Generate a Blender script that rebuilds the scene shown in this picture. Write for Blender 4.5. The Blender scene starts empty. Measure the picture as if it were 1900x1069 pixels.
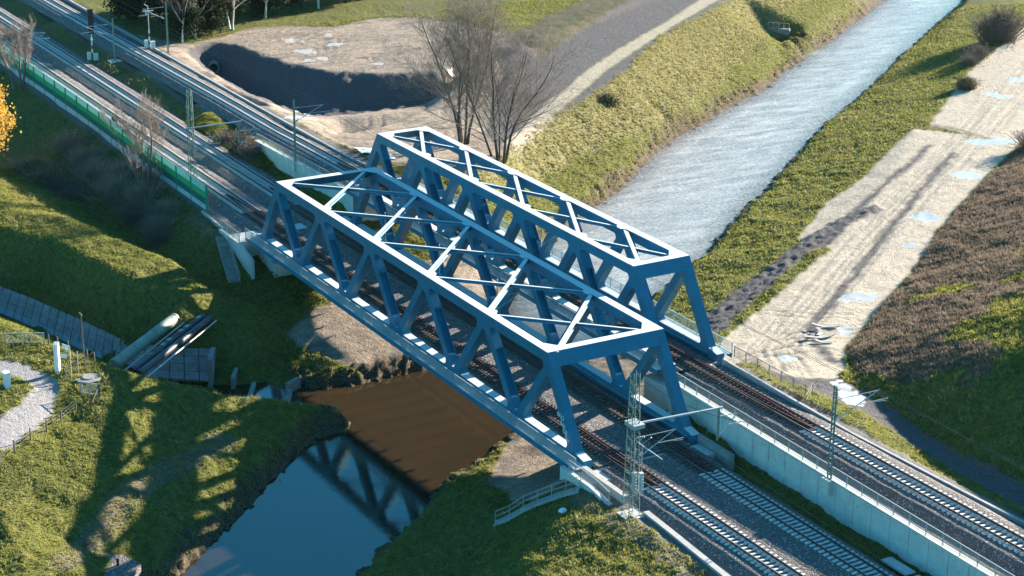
import bpy, bmesh, math, random
import numpy as np
from mathutils import Vector, Matrix, geometry
random.seed(7); np.random.seed(7)
S = bpy.context.scene
COL = S.collection
R = math.radians
# ------------------------------------------------------------------ camera
cam_d = bpy.data.cameras.new('camera'); cam = bpy.data.objects.new('camera', cam_d); COL.objects.link(cam)
FW = Vector((-0.81243, 0.47423, -0.33921)); RT = Vector((0.50102, 0.86538, 0.00986)); UP = Vector((-0.29822, 0.16194, 0.94066))
M = Matrix(((RT.x, UP.x, -FW.x, 0), (RT.y, UP.y, -FW.y, 0), (RT.z, UP.z, -FW.z, 0), (0, 0, 0, 1)))
cam.matrix_world = Matrix.Translation((203.165, -86.728, 74.9)) @ M
cam_d.sensor_width = 36; cam_d.lens = 36 * 3684.03 / 1900
cam_d.clip_start = 1; cam_d.clip_end = 6000
S.camera = cam
# ------------------------------------------------------------------ light
SUN_EL, SUN_AZ = 16.4, 12.0           # azimuth measured from +Y towards -X
sd = Vector((-math.sin(R(SUN_AZ)) * math.cos(R(SUN_EL)), math.cos(R(SUN_AZ)) * math.cos(R(SUN_EL)), math.sin(R(SUN_EL))))
sun_d = bpy.data.lights.new('sun', 'SUN'); sun = bpy.data.objects.new('sun', sun_d); COL.objects.link(sun)
sun_d.energy = 5.0; sun_d.angle = R(0.55); sun_d.color = (1.0, 0.88, 0.74)
sun.rotation_euler = sd.to_track_quat('Z', 'Y').to_euler(); sun.location = (0, 200, 80)
W = bpy.data.worlds.new('World'); S.world = W; W.use_nodes = True
wn = W.node_tree; bg = wn.nodes['Background']
sky = wn.nodes.new('ShaderNodeTexSky'); sky.sky_type = 'NISHITA'; sky.sun_disc = False
sky.sun_elevation = R(SUN_EL); sky.sun_rotation = R(-SUN_AZ); sky.ozone_density = 2.0; sky.air_density = 1.0; sky.dust_density = .15
tint = wn.nodes.new('ShaderNodeMix'); tint.data_type = 'RGBA'; tint.blend_type = 'MULTIPLY'; tint.inputs[0].default_value = 1
wn.links.new(sky.outputs[0], tint.inputs[6]); tint.inputs[7].default_value = (0.26, 0.86, 1.0, 1)
wn.links.new(tint.outputs[2], bg.inputs[0]); bg.inputs[1].default_value = 0.066
S.view_settings.view_transform = 'Standard'; S.view_settings.look = 'None'; S.view_settings.exposure = 2.15; S.view_settings.gamma = 1
S.render.engine = 'CYCLES'; S.cycles.max_bounces = 5; S.cycles.transparent_max_bounces = 8
S.render.film_transparent = False

# ------------------------------------------------------------------ helpers
def tag(o, label=None, cat=None, group=None, kind=None):
    if label: o['label'] = label
    if cat: o['category'] = cat
    if group: o['group'] = group
    if kind: o['kind'] = kind
    return o
def empty(name, loc=(0, 0, 0), rz=0, label=None, cat=None, group=None):
    o = bpy.data.objects.new(name, None); COL.objects.link(o); o.location = loc; o.rotation_euler = (0, 0, rz)
    o.empty_display_size = .3
    return tag(o, label, cat, group)
class MB:
    """collects simple solids and links them as ONE mesh"""
    def __init__(s): s.v = []; s.f = []
    def add(s, vs, fs):
        b = len(s.v); s.v += [tuple(p) for p in vs]; s.f += [tuple(b + i for i in f) for f in fs]; return s
    def box(s, x0, x1, y0, y1, z0, z1):
        return s.add([(x, y, z) for z in (z0, z1) for y in (y0, y1) for x in (x0, x1)],
                     [(0, 2, 3, 1), (4, 5, 7, 6), (0, 1, 5, 4), (2, 6, 7, 3), (0, 4, 6, 2), (1, 3, 7, 5)])
    def bar(s, p, q, w, h, up=(0, 0, 1)):
        p = Vector(p); q = Vector(q); d = (q - p).normalized(); a = d.cross(Vector(up))
        if a.length < 1e-4: a = d.cross(Vector((1, 0, 0)))
        a.normalize(); b = a.cross(d).normalized(); a = a * w / 2; b = b * h / 2
        vs = [e + i * a + j * b for e in (p, q) for i, j in ((-1, -1), (1, -1), (1, 1), (-1, 1))]
        return s.add(vs, [(3, 2, 1, 0), (4, 5, 6, 7), (0, 1, 5, 4), (1, 2, 6, 5), (2, 3, 7, 6), (3, 0, 4, 7)])
    def tube(s, pts, r, n=6, r2=None, cap=True):
        pts = [Vector(p) for p in pts]; rings = []
        for i, p in enumerate(pts):
            d = (pts[min(i + 1, len(pts) - 1)] - pts[max(i - 1, 0)]).normalized()
            a = d.cross(Vector((0, 0, 1)))
            if a.length < 1e-3: a = Vector((1, 0, 0))
            a.normalize(); b = d.cross(a)
            rr = r if r2 is None else r + (r2 - r) * i / (len(pts) - 1)
            rings.append([p + rr * (math.cos(2 * math.pi * k / n) * a + math.sin(2 * math.pi * k / n) * b) for k in range(n)])
        vs = [p for g in rings for p in g]
        fs = [(i * n + k, i * n + (k + 1) % n, (i + 1) * n + (k + 1) % n, (i + 1) * n + k) for i in range(len(pts) - 1) for k in range(n)]
        if cap: fs += [tuple(range(n))[::-1], tuple((len(pts) - 1) * n + k for k in range(n))]
        return s.add(vs, fs)
    def prism(s, poly, a0, a1, ax='y'):
        """poly: 2D points; extruded along ax"""
        n = len(poly)
        if ax == 'y': f = lambda p, a: (p[0], a, p[1])
        elif ax == 'z': f = lambda p, a: (p[0], p[1], a)
        else: f = lambda p, a: (a, p[0], p[1])
        vs = [f(p, a0) for p in poly] + [f(p, a1) for p in poly]
        return s.add(vs, [tuple(range(n)), tuple(range(2 * n - 1, n - 1, -1))] + [(i, i + n, (i + 1) % n + n, (i + 1) % n) for i in range(n)])
    def build(s, name, mat, parent=None, **k):
        me = bpy.data.meshes.new(name); me.from_pydata(s.v, [], s.f)
        bm = bmesh.new(); bm.from_mesh(me); bmesh.ops.recalc_face_normals(bm, faces=bm.faces); bm.to_mesh(me); bm.free()
        me.materials.append(mat); o = bpy.data.objects.new(name, me); COL.objects.link(o); o.parent = parent
        return tag(o, **k)
def npmesh(name, V, F, mat, parent=None, smooth=False, **k):
    V = np.asarray(V, np.float32); F = np.asarray(F, np.int32); n, c = F.shape
    me = bpy.data.meshes.new(name); me.vertices.add(len(V)); me.vertices.foreach_set('co', V.ravel())
    me.loops.add(n * c); me.loops.foreach_set('vertex_index', F.ravel())
    me.polygons.add(n); me.polygons.foreach_set('loop_start', np.arange(n, dtype=np.int32) * c)
    if smooth: me.polygons.foreach_set('use_smooth', np.ones(n, bool))
    me.update(calc_edges=True); me.materials.append(mat)
    o = bpy.data.objects.new(name, me); COL.objects.link(o); o.parent = parent
    return tag(o, **k)
def copy_tree(o, parent=None):
    c = o.copy(); COL.objects.link(c); c.parent = parent
    for ch in [x for x in bpy.data.objects if x.parent == o]: copy_tree(ch, c)
    return c

# ------------------------------------------------------------------ materials
class NT:
    def __init__(s, name):
        m = bpy.data.materials.new(name); m.use_nodes = True; s.m = m; s.t = m.node_tree; s.n = s.t.nodes; s.b = s.n['Principled BSDF']
        g = s.n.new('ShaderNodeNewGeometry'); s.geo = g; s.pos = g.outputs['Position']
    def k(s, a, b): s.t.links.new(a, b)
    def set(s, sock, v):
        if isinstance(v, bpy.types.NodeSocket): s.k(v, sock)
        elif isinstance(v, tuple) and len(v) == 3 and sock.type == 'RGBA': sock.default_value = (*v, 1)
        else: sock.default_value = v
    def noise(s, scale, detail=3, rough=.55, vec=None, dist=0, out=0):
        n = s.n.new('ShaderNodeTexNoise'); n.inputs['Scale'].default_value = scale; n.inputs['Detail'].default_value = detail
        n.inputs['Roughness'].default_value = rough; n.inputs['Distortion'].default_value = dist
        s.k(vec or s.pos, n.inputs['Vector']); return n.outputs[out]
    def voro(s, scale, out='Distance', vec=None, rnd=1):
        n = s.n.new('ShaderNodeTexVoronoi'); n.inputs['Scale'].default_value = scale; n.inputs['Randomness'].default_value = rnd
        s.k(vec or s.pos, n.inputs['Vector']); return n.outputs[out]
    def scale(s, v, sc, rot=(0, 0, 0)):
        n = s.n.new('ShaderNodeMapping'); n.inputs['Scale'].default_value = sc; n.inputs['Rotation'].default_value = rot; s.k(v, n.inputs['Vector']); return n.outputs[0]
    def rng(s, v, a, b, c=0., d=1.):
        n = s.n.new('ShaderNodeMapRange'); s.k(v, n.inputs[0])
        for i, x in enumerate((a, b, c, d)): n.inputs[i + 1].default_value = x
        return n.outputs[0]
    def math(s, op, a, b=0.):
        n = s.n.new('ShaderNodeMath'); n.operation = op; s.set(n.inputs[0], a); s.set(n.inputs[1], b); return n.outputs[0]
    def mix(s, f, a, b, mode='MIX'):
        n = s.n.new('ShaderNodeMix'); n.data_type = 'RGBA'; n.blend_type = mode; s.set(n.inputs[0], f); s.set(n.inputs[6], a); s.set(n.inputs[7], b); return n.outputs[2]
    def attr(s, name, out='Fac'):
        n = s.n.new('ShaderNodeAttribute'); n.attribute_name = name; return n.outputs[out]
    def sep(s, v):
        n = s.n.new('ShaderNodeSeparateXYZ'); s.k(v, n.inputs[0]); return n.outputs
    def bump(s, h, strength=.5, dist=.05):
        n = s.n.new('ShaderNodeBump'); n.inputs['Strength'].default_value = strength; n.inputs['Distance'].default_value = dist
        s.k(h, n.inputs['Height']); s.k(n.outputs[0], s.b.inputs['Normal']); return n
    def col(s, v): s.set(s.b.inputs['Base Color'], v)
    def p(s, **k):
        for a, v in k.items(): s.set(s.b.inputs[a.replace('_', ' ')], v)
def simple(name, c, rough=.6, var=.25, sc=1.5, metal=0., bump=0., bs=20, dark=None):
    t = NT(name); f = t.rng(t.noise(sc, 5, .65), .3, .7, 1 - var, 1 + var)
    cc = t.mix(1., c, f, 'MULTIPLY')
    n = t.n.new('ShaderNodeCombineColor')
    for i in range(3): t.k(f, n.inputs[i])
    cc = t.mix(1., c, n.outputs[0], 'MULTIPLY')
    if dark: cc = t.mix(t.rng(t.noise(sc * 3, 4, .7), .55, .75, 0, .8), cc, dark)
    t.col(cc); t.p(Roughness=rough, Metallic=metal)
    if bump: t.bump(t.noise(bs, 3), bump, .02)
    return t.m
def dusted(name, c, top, rough=.45):
    """painted steel whose upward faces carry a pale coat of frost and dust"""
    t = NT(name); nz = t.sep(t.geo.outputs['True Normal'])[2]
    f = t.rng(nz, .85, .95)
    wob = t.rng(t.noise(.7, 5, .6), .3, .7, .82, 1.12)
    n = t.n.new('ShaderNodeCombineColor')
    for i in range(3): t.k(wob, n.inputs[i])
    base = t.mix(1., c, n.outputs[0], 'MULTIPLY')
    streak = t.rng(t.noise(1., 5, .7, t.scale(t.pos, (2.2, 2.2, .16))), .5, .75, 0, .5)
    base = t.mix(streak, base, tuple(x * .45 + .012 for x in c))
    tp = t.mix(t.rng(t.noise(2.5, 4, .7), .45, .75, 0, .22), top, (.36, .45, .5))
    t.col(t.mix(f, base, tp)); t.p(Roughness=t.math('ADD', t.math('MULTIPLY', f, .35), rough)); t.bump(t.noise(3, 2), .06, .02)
    return t.m
blue = dusted('blue_steel_paint', (.001, .150, .255), (.52, .57, .57))
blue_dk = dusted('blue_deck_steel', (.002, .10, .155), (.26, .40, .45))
TL=[
[[-300,-1,-0.8],[-60,-1,-0.8],[-20,-1.2,-0.8],[-17,-2.4,-0.8],[-11,-3,-0.8]],
[[-300,-2.6,-1.5],[-60,-2.6,-1.5],[-20,-2.8,-1.3]],
[[-300,-12,-4],[-60,-11,-4],[-30,-9.5,-4],[-14,-9,-3.8],[-4,-8,-4.2]],
[[-300,-60,0.3],[-70,-36,0.3],[-31.2,-23.4,0.3],[-21.9,-17.6,0.3],[-8.5,-14.2,0.3],[-1.4,-11.6,0.3],[-1,-11.5,-1],[8,-8,-3.6]],
[[-300,-66,0.3],[-70,-43,0.3],[-23.8,-25.6,0.3],[-15.4,-21.7,0.3],[-5.6,-19.8,0.3],[3.2,-17.2,0],[6.3,-14.6,-0.6],[8,-12.5,-3],[14,-9.5,-4.6]],
[[-300,-80,-5.4],[-70,-54,-5.4],[-22,-29.2,-5.4],[-17.1,-28,-5.4],[-11.7,-25.8,-5.4],[-1.7,-23.3,-5.4],[6.1,-21.7,-5.4],[10.7,-18.4,-5.2],[12.1,-14.6,-5.2]],
[[-300,-83,-6.9],[-70,-57,-6.9],[-18.7,-30.2,-6.9],[-15.2,-28.7,-6.9],[-5.2,-25.4,-6.9],[5,-22.6,-6.9],[14.9,-20.1,-6.9],[17.6,-16.3,-6.9]],
[[-300,-85,-7],[-70,-59,-7],[-17.6,-30.6,-7],[-13.5,-29.2,-7],[-2.8,-26.2,-7],[9,-23.4,-7],[20,-19,-7.3]],
[[-300,-93,0],[-70,-67,0],[1.1,-36.5,0],[6.3,-34.5,0],[12.5,-32.9,0],[18.7,-31,-0.2],[24.7,-28.2,-0.3],[26.7,-24.8,-1.2],[30,-19.9,-2.6],[30.8,-14.4,-4.2],[30.5,-10.1,-5.6],[32.3,-7.4,-6.7]],
[[22,-12.5,-8.4],[26,-11,-8.5],[29.5,-8,-8.8]],
[[19.5,-10,-8],[22,-7.5,-8.3],[20,-14.5,-8.2]],
[[14,-18.5,-8],[19,-16.4,-8.2],[24,-13.6,-8.3],[28.5,-10,-8.6],[32,-5.5,-9]],
[[17,-14,-7.9],[21,-11.5,-8.2],[26,-8.5,-8.6],[28,-5,-9]],
[[18.5,-12.5,-7.9],[23,-9,-8.3],[25,-6.5,-8.8]],
[[-300,-200,0],[-60,-120,0],[0,-75,0],[17.3,-41,-0.2],[20.3,-38.6,-0.2],[22.9,-35.7,-0.4],[30.4,-35.9,-1]],
[[30.8,-31.2,-0.7],[36.8,-34,-1.7],[46,-38.1,-3],[48.6,-39.4,-3.7],[51.9,-41.2,-4.4]],
[[38.5,-44,-0.5],[43.6,-45.6,-1.2],[50.7,-46.8,-2],[57.7,-48.1,-3],[58,-56,-3.3],[75,-75,-2]],
[[55.6,-39.4,-5],[59,-38.5,-5.2],[62,-46,-5.2],[90,-75,-4.5]],
[[149.1,-140.8,-6.5],[84.1,-65.8,-6.5],[56.3,-37.4,-6.5],[54.4,-34.7,-6.5],[51.8,-31.6,-6.5],[46.5,-25.8,-6.5],[39.9,-19.1,-6.5],[36,-14.5,-6.5],[32.9,-10.7,-6.5],[30.2,-7.4,-6.5]],
[[150,-140,-7.8],[85,-65,-7.8],[57.2,-36.6,-7.8],[55.3,-33.9,-7.8],[52.7,-30.8,-7.8],[47.4,-25,-7.8],[40.8,-18.3,-7.8],[36.9,-13.7,-7.8],[33.8,-9.9,-7.8],[31.1,-6.6,-7.8]],
[[152,-138.2,-9],[87,-63.2,-9],[59.2,-34.8,-9],[57.3,-32.1,-9],[54.7,-29,-9],[49.4,-23.2,-9],[42.8,-16.5,-9],[38.9,-11.9,-9],[35.8,-8.1,-9],[33.1,-4.8,-9]],
[[18.9,-5.6,-7.8],[23.1,-4.9,-7.8],[23.1,-1.7,-7.8],[23.3,1.4,-7.8],[23.6,5.2,-7.8],[23.6,7.9,-7.8],[19.5,14,-7.8],[8,27,-7.8],[-6.6,39.7,-7.8],[-12.3,48.2,-7.8],[-16.9,53.6,-7.8],[-20.9,58.9,-7.8],[-28.3,69.2,-7.8],[-36.6,78,-7.8],[-43.7,87.4,-7.8],[-46.9,93.8,-7.8],[-54.8,105.8,-7.8],[-61.1,117.3,-7.8],[-70.4,129,-7.8],[-74.7,135.9,-7.8],[-78,138.8,-7.8],[-82.5,139.5,-7.8],[-86,139.5,-7.8],[-84.2,142.1,-7.8],[-81.2,144.8,-7.8],[-84.6,150,-7.8],[-95,163.8,-7.8],[-110.5,184.9,-7.8],[-160,250,-7.8],[-230,345,-7.8]],
[[16,-7.8,-6.6],[21.5,-4.6,-6.4],[21.8,0,-6.2],[22,6,-6.2],[18,14,-6.2],[7,26,-6.3],[-7.8,38.6,-6.2],[-13.5,47.1,-6.2],[-18.1,52.5,-6.2],[-22.1,57.8,-6.2],[-29.5,68.1,-6.2],[-37.8,76.9,-6.2],[-44.9,86.3,-6.2],[-48.1,92.7,-6.2],[-56,104.7,-6.2],[-62.3,116.2,-6.2],[-85.4,141,-6.2],[-82.4,143.7,-6.2],[-85.8,148.9,-6.2],[-96.2,162.7,-6.2],[-111.7,183.8,-6.2],[-161.2,248.9,-6.2],[-231.2,343.9,-6.2]],
[[26,-2,-9],[25,8,-9],[20,20,-9],[-4.1,41.7,-9],[-9.8,50.2,-9],[-14.4,55.6,-9],[-18.4,60.9,-9],[-25.8,71.2,-9],[-34.1,80,-9],[-41.2,89.4,-9],[-44.4,95.8,-9],[-52.3,107.8,-9],[-58.6,119.3,-9],[-80,150,-9],[-108,186,-9],[-157,252,-9],[-227,347,-9]],
[[160,-128,-7.8],[92,-55,-7.8],[65.1,-22.4,-7.8],[62.9,-20.1,-7.8],[60.1,-17.1,-7.8],[58,-14.4,-7.8],[53.1,-8.3,-7.8],[48.8,-2.5,-7.8],[46.4,2.2,-7.8],[43.2,7.2,-7.8],[38,13.5,-7.8],[28,26,-7.8],[17.1,40.7,-7.8],[12.2,48,-7.8],[7.8,54,-7.8],[4.5,59.2,-7.8],[-7.1,73,-7.8],[-15.7,84.1,-7.8],[-25.1,96.3,-7.8],[-38.1,111.8,-7.8],[-50.4,129.6,-7.8],[-66.2,150.2,-7.8],[-82.5,172.1,-7.8],[-102.7,200,-7.8],[-150,264,-7.8],[-220,357,-7.8]],
[[161.3,-127,-6.9],[93.3,-54,-6.9],[66.4,-21.4,-6.9],[64.2,-19.1,-6.9],[61.4,-16.1,-6.9],[59.3,-13.4,-6.9],[54.4,-7.3,-6.9],[50.1,-1.5,-6.9],[47.7,3.2,-6.9],[44.5,8.2,-6.9],[39.3,14.5,-6.9],[29.3,27,-6.9],[18.4,41.7,-6.9],[13.5,49,-6.9],[9.1,55,-6.9],[5.8,60.2,-6.9],[-5.8,74,-6.9],[-14.4,85.1,-6.9],[-23.8,97.3,-6.9],[-36.8,112.8,-6.9],[-49.1,130.6,-6.9],[-64.9,151.2,-6.9],[-81.2,173.1,-6.9],[-101.4,201,-6.9],[-148.7,265,-6.9],[-218.7,358,-6.9]],
[[157.5,-130,-9],[89.5,-57,-9],[62.6,-24.4,-9],[60.4,-22.1,-9],[57.6,-19.1,-9],[55.5,-16.4,-9],[50.6,-10.3,-9],[46.3,-4.5,-9],[43.9,0.2,-9],[40.7,5.2,-9],[35.5,11.5,-9],[25.5,24,-9],[14.6,38.7,-9],[9.7,46,-9],[5.3,52,-9],[2,57.2,-9],[-9.6,71,-9],[-18.2,82.1,-9],[-27.6,94.3,-9],[-40.6,109.8,-9],[-52.9,127.6,-9],[-68.7,148.2,-9],[-85,170.1,-9],[-105.2,198,-9],[-152.5,262,-9],[-222.5,355,-9]],
[[-3,-7,-4.6],[2,-3,-4.8],[1,8,-4],[-3,14,-3.5],[-7,24,-2.5]],
[[12,-4,-5.6],[13,8,-5.3],[8,18,-5],[-2,32,-4.6],[-24.1,50.1,-4.8],[-31.2,61.6,-4.8],[-38.6,75.8,-4.8],[-49.5,93.3,-4.8],[-69.7,118.9,-4.8],[-86.1,145.9,-4.8],[-107,176,-4.8],[-160,240,-4.8],[-230,330,-4.8]],
[[-16,26,1.2],[-15.5,31,0.8],[-21.8,40.2,0.2],[-26.2,45.6,0.2],[-34.7,56.3,0.2],[-42.6,68.6,0.2],[-52.8,82,0.2],[-73.8,104.4,0.2],[-90.6,127.8,0.2],[-140,195,0],[-220,300,0]],
[[-300,-0.5,-0.5],[-40,-0.5,-0.5],[-11,-1,-0.5],[-9,12,-0.6],[-9,14.2,-0.8],[-33,14.6,-0.9],[-38,13.6,-0.6],[-46,12.6,-0.5],[-300,12.5,-0.5]],
[[-300,16.6,0.9],[-44,16.6,1],[-40,16,1.2],[-14,15.6,1.9],[-13,24,1.8],[-40,24,1.3],[-60,24,1],[-300,24,0.9]],
[[-300,27,0.6],[-118,27,0.6],[-104,27,0.5],[-90,26.5,0.4],[-75,25.4,0.3],[-60,26.5,0.4],[-35,27.5,0.8],[-17,27,1.1]],
[[-100.8,28.1,0.2],[-103.6,30.3,0.2],[-104.1,34.7,0.2],[-100.6,37.1,0.2],[-93.1,37.7,0.2],[-85.9,39.3,0.2],[-78.1,42.4,0.2],[-71.8,48.8,0.2],[-69.7,54.4,0.2],[-67.9,60.2,0.2],[-64.1,62,0.2],[-63,66,0.1]],
[[-100.5,33,-4.2],[-89.4,32.2,-4.2],[-79.4,32.6,-4.2],[-69.3,35.4,-4.2],[-67.1,41.7,-4.2],[-66.7,48,-4.2],[-67.5,55.1,-4.2],[-68.4,60,-4.2]],
[[-100.4,28.4,-0.2],[-85.1,25.6,-0.2],[-72.6,24.5,-0.3],[-62.6,25.4,-0.8],[-56.7,29.8,-1.2],[-53.9,38.1,-1],[-52.8,47.4,-1]],
[[-48,31.7,-2.6],[-45.4,33,-2.6],[-46.2,35.2,-2.6]],
[[-45,28.2,0.2],[-46.3,31.8,0.2],[-43.5,34.7,0.2],[-38.9,34.8,0.2],[-33.5,30.1,0.2],[-34.3,26.9,0.2],[-42.7,27.6,0.2]],
[[-104,70,0.2],[-80,78,0.2],[-62,86,0.2]],
[[-300,60,0.3],[-125,63,0.3],[-118,90,0.3],[-150,130,0.3],[-240,240,0.3]],
[[-72.5,74.7,1],[-78.1,81.2,1],[-83.2,89.5,1],[-90.3,101.7,1],[-98.3,115,1],[-110,135,1]],
[[-66.9,74,0.2],[-73.6,82.7,0.2],[-84.5,94.8,0.2],[-95.9,112.3,0.2],[-105.1,126.9,0.2]],
[[-82.8,74.5,0.3],[-91.2,85.6,0.3],[-99.4,99.4,0.3],[-106.9,111.1,0.3]],
[[75,-7,-1],[90,-7,-0.8],[180,-7,-0.8]],
[[66.5,-2.6,-1],[73,-2.4,-0.6],[78,-2.2,-0.5],[100,-2.2,-0.6],[180,-2.2,-0.6]],
[[64,14,-0.6],[68,13.6,-0.6],[68,0,-0.5],[180,0,-0.5]],
[[61,14.3,-1.2],[180,14.2,-0.7]],
[[60,15.9,1.2],[180,16.4,0.9]],
[[57,24.8,1.4],[66,24.6,1.2],[90,25.2,1.1],[180,27,1]],
[[180,-16,-1.2],[100,-15,-1.2],[84,-13.5,-1.4],[76,-10.5,-1.9],[69,-8,-3.9],[64,-6.5,-4.8]],
[[180,-40,-5.2],[92,-26,-5.2],[77,-18.5,-5.2],[65.5,-10,-5.4],[58,-5,-5.6]],
[[64.5,-3,-4.6],[63,6,-4.2],[60,13,-3.6],[52.5,18,-3.2],[50,24.5,-2.2]],
[[47,27,-2.6],[40.2,35,-3.4],[35.7,42.7,-3.4],[27.8,54.9,-3.4],[22.2,64.7,-3.4],[14.2,76,-3.4],[1.2,91.5,-3.4],[-17.2,112.3,-3.4],[-33.1,132.9,-3.4],[-49.1,155.9,-3.4],[-63.4,175.7,-3.4],[-90,215,-3.4],[-180,335,-3.4]],
[[27.4,40.5,-5.4],[20.9,49.9,-5.4],[10,64.5,-5.4],[-0.7,79.1,-5.4],[-13.3,94.8,-5.4],[-34.5,120.8,-5.4],[-58.9,151.2,-5.4],[-105,205,-5.4],[-200,330,-5.4]],
[[60,27,0.2],[57,32.1,-0.9],[47,42.9,-2.2],[39.1,52.3,-2.7],[27.7,68.2,-2.9],[13.1,87.9,-2.9],[-4,111,-2.8],[-41.1,157,-2.8],[-60,200,-2.8],[-150,330,-2.8]],
[[61.7,29.8,-0.2],[65.4,30.9,-0.2],[72.5,30.2,0.1],[81.5,29,0.1],[88.5,28.9,0.1],[92.6,28.7,0.1],[180,34,0.2]],
[[-140,330,-2.6],[-40,190,-2.6],[-1.8,119.4,-2.7],[10.4,99.8,-2.7],[24,80.1,-2.7],[35.1,66.1,-2.7],[44.9,52.2,-2.4],[52.1,42.4,-1.6],[58,37.4,-1],[64.5,34.3,-0.5],[71.9,32.1,-0.1],[80.8,30.2,0],[91.9,29.5,0],[180,38,0]],
[[-100,345,11],[-5,205,8.5],[40,125,8.5],[55,98,9],[70,76,11.5],[84,64,13],[100,58,13.5],[180,60,13.5]],
[[-60,360,12],[90,170,12],[125,110,17],[190,100,17]],
]
LBANK=[(150.0,-140.0),(85.0,-65.0),(57.2,-36.6),(55.3,-33.9),(52.7,-30.8),(47.4,-25.0),(40.8,-18.3),(36.9,-13.7),(33.8,-9.9),(31.1,-6.6),(18.9,-5.6),(23.1,-4.9),(23.1,-1.7),(23.3,1.4),(23.6,5.2),(23.6,7.9),(19.5,14.0),(8.0,27.0),(-6.6,39.7),(-12.3,48.2),(-16.9,53.6),(-20.9,58.9),(-28.3,69.2),(-36.6,78.0),(-43.7,87.4),(-46.9,93.8),(-54.8,105.8),(-61.1,117.3),(-70.4,129.0),(-74.7,135.9),(-78.0,138.8),(-82.5,139.5),(-86.0,139.5),(-84.2,142.1),(-81.2,144.8),(-84.6,150.0),(-95.0,163.8),(-110.5,184.9),(-160.0,250.0),(-230.0,345.0)]
RBANK=[(160.0,-128.0),(92.0,-55.0),(65.1,-22.4),(62.9,-20.1),(60.1,-17.1),(58.0,-14.4),(53.1,-8.3),(48.8,-2.5),(46.4,2.2),(43.2,7.2),(38.0,13.5),(28.0,26.0),(17.1,40.7),(12.2,48.0),(7.8,54.0),(4.5,59.2),(-7.1,73.0),(-15.7,84.1),(-25.1,96.3),(-38.1,111.8),(-50.4,129.6),(-66.2,150.2),(-82.5,172.1),(-102.7,200.0),(-150.0,264.0),(-220.0,357.0)]
# ------------------------------------------------------------------ terrain
def dens(line, step=3.0):
    out = []
    for a, b in zip(line[:-1], line[1:]):
        d = math.dist(a[:2], b[:2]); n = max(1, int(d / (step if d < 60 else d / 12)))
        out += [tuple(a[k] + (b[k] - a[k]) * i / n for k in range(3)) for i in range(n)]
    return out + [tuple(line[-1])]
pts = [p for l in TL for p in dens(l)]
pts += [(x, y, 0) for x, y in ((-3000, -3000), (3000, -3000), (3000, 3000), (-3000, 3000), (-600, 0), (-600, 500), (500, -300), (500, 0), (400, 400), (0, -400), (-300, -350))]
vs2, _, tri, _, _, _ = geometry.delaunay_2d_cdt([Vector(p[:2]) for p in pts], [], [], 0, .15)[:6]
_z = {}
def _nearest_z():
    P = np.array(pts); out = []
    for v in vs2:
        d = (P[:, 0] - v[0])**2 + (P[:, 1] - v[1])**2; out.append(P[d.argmin(), 2])
    return np.array(out)
TV = np.array([tuple(v) for v in vs2]); TZ = _nearest_z(); TT = np.array(tri)
def interp(X, Y):
    sh = X.shape; X = X.ravel(); Y = Y.ravel(); Z = np.zeros(len(X))
    o = np.argsort(X); Xs = X[o]; Ys = Y[o]; Zs = np.zeros(len(X))
    for t in TT:
        a, b, c = TV[t]; za, zb, zc = TZ[t]
        i0 = np.searchsorted(Xs, min(a[0], b[0], c[0])); i1 = np.searchsorted(Xs, max(a[0], b[0], c[0]), 'right')
        if i1 <= i0: continue
        x = Xs[i0:i1]; y = Ys[i0:i1]
        den = (b[1] - c[1]) * (a[0] - c[0]) + (c[0] - b[0]) * (a[1] - c[1])
        if abs(den) < 1e-9: continue
        l1 = ((b[1] - c[1]) * (x - c[0]) + (c[0] - b[0]) * (y - c[1])) / den
        l2 = ((c[1] - a[1]) * (x - c[0]) + (a[0] - c[0]) * (y - c[1])) / den
        l3 = 1 - l1 - l2; m = (l1 >= -1e-6) & (l2 >= -1e-6) & (l3 >= -1e-6)
        seg = Zs[i0:i1]; seg[m] = (l1 * za + l2 * zb + l3 * zc)[m]
    Z[o] = Zs; return Z.reshape(sh)
def vnoise(X, Y, seed=0):
    """value noise, unit cell"""
    xi = np.floor(X).astype(np.int64); yi = np.floor(Y).astype(np.int64); fx = X - xi; fy = Y - yi
    fx = fx * fx * (3 - 2 * fx); fy = fy * fy * (3 - 2 * fy)
    def h(a, b):
        n = (a * 374761393 + b * 668265263 + seed * 1442695041) & 0xffffffff
        n = ((n ^ (n >> 13)) * 1274126177) & 0xffffffff
        return ((n ^ (n >> 16)) & 0xffff) / 65535.0
    return (h(xi, yi) * (1 - fx) + h(xi + 1, yi) * fx) * (1 - fy) + (h(xi, yi + 1) * (1 - fx) + h(xi + 1, yi + 1) * fx) * fy
def fbm(X, Y, s, oct=4, seed=0):
    r = 0; a = 1; t = 0
    for i in range(oct): r = r + a * vnoise(X * s + 17 * i, Y * s - 9 * i, seed + i); t += a; a *= .5; s *= 2.1
    return r / t
def inpoly(X, Y, poly):
    m = np.zeros(X.shape, bool); n = len(poly)
    for i in range(n):
        x0, y0 = poly[i]; x1, y1 = poly[(i + 1) % n]
        if y0 == y1: continue
        c = ((y0 > Y) != (y1 > Y)) & (X < (x1 - x0) * (Y - y0) / (y1 - y0) + x0); m ^= c
    return m
def dline(X, Y, line):
    d = np.full(X.shape, 1e9)
    for (x0, y0), (x1, y1) in zip(line[:-1], line[1:]):
        L2 = (x1 - x0)**2 + (y1 - y0)**2 + 1e-9; t = np.clip(((X - x0) * (x1 - x0) + (Y - y0) * (y1 - y0)) / L2, 0, 1)
        d = np.minimum(d, np.hypot(X - x0 - t * (x1 - x0), Y - y0 - t * (y1 - y0)))
    return d
CX, CY = 203.165, -86.728
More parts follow.
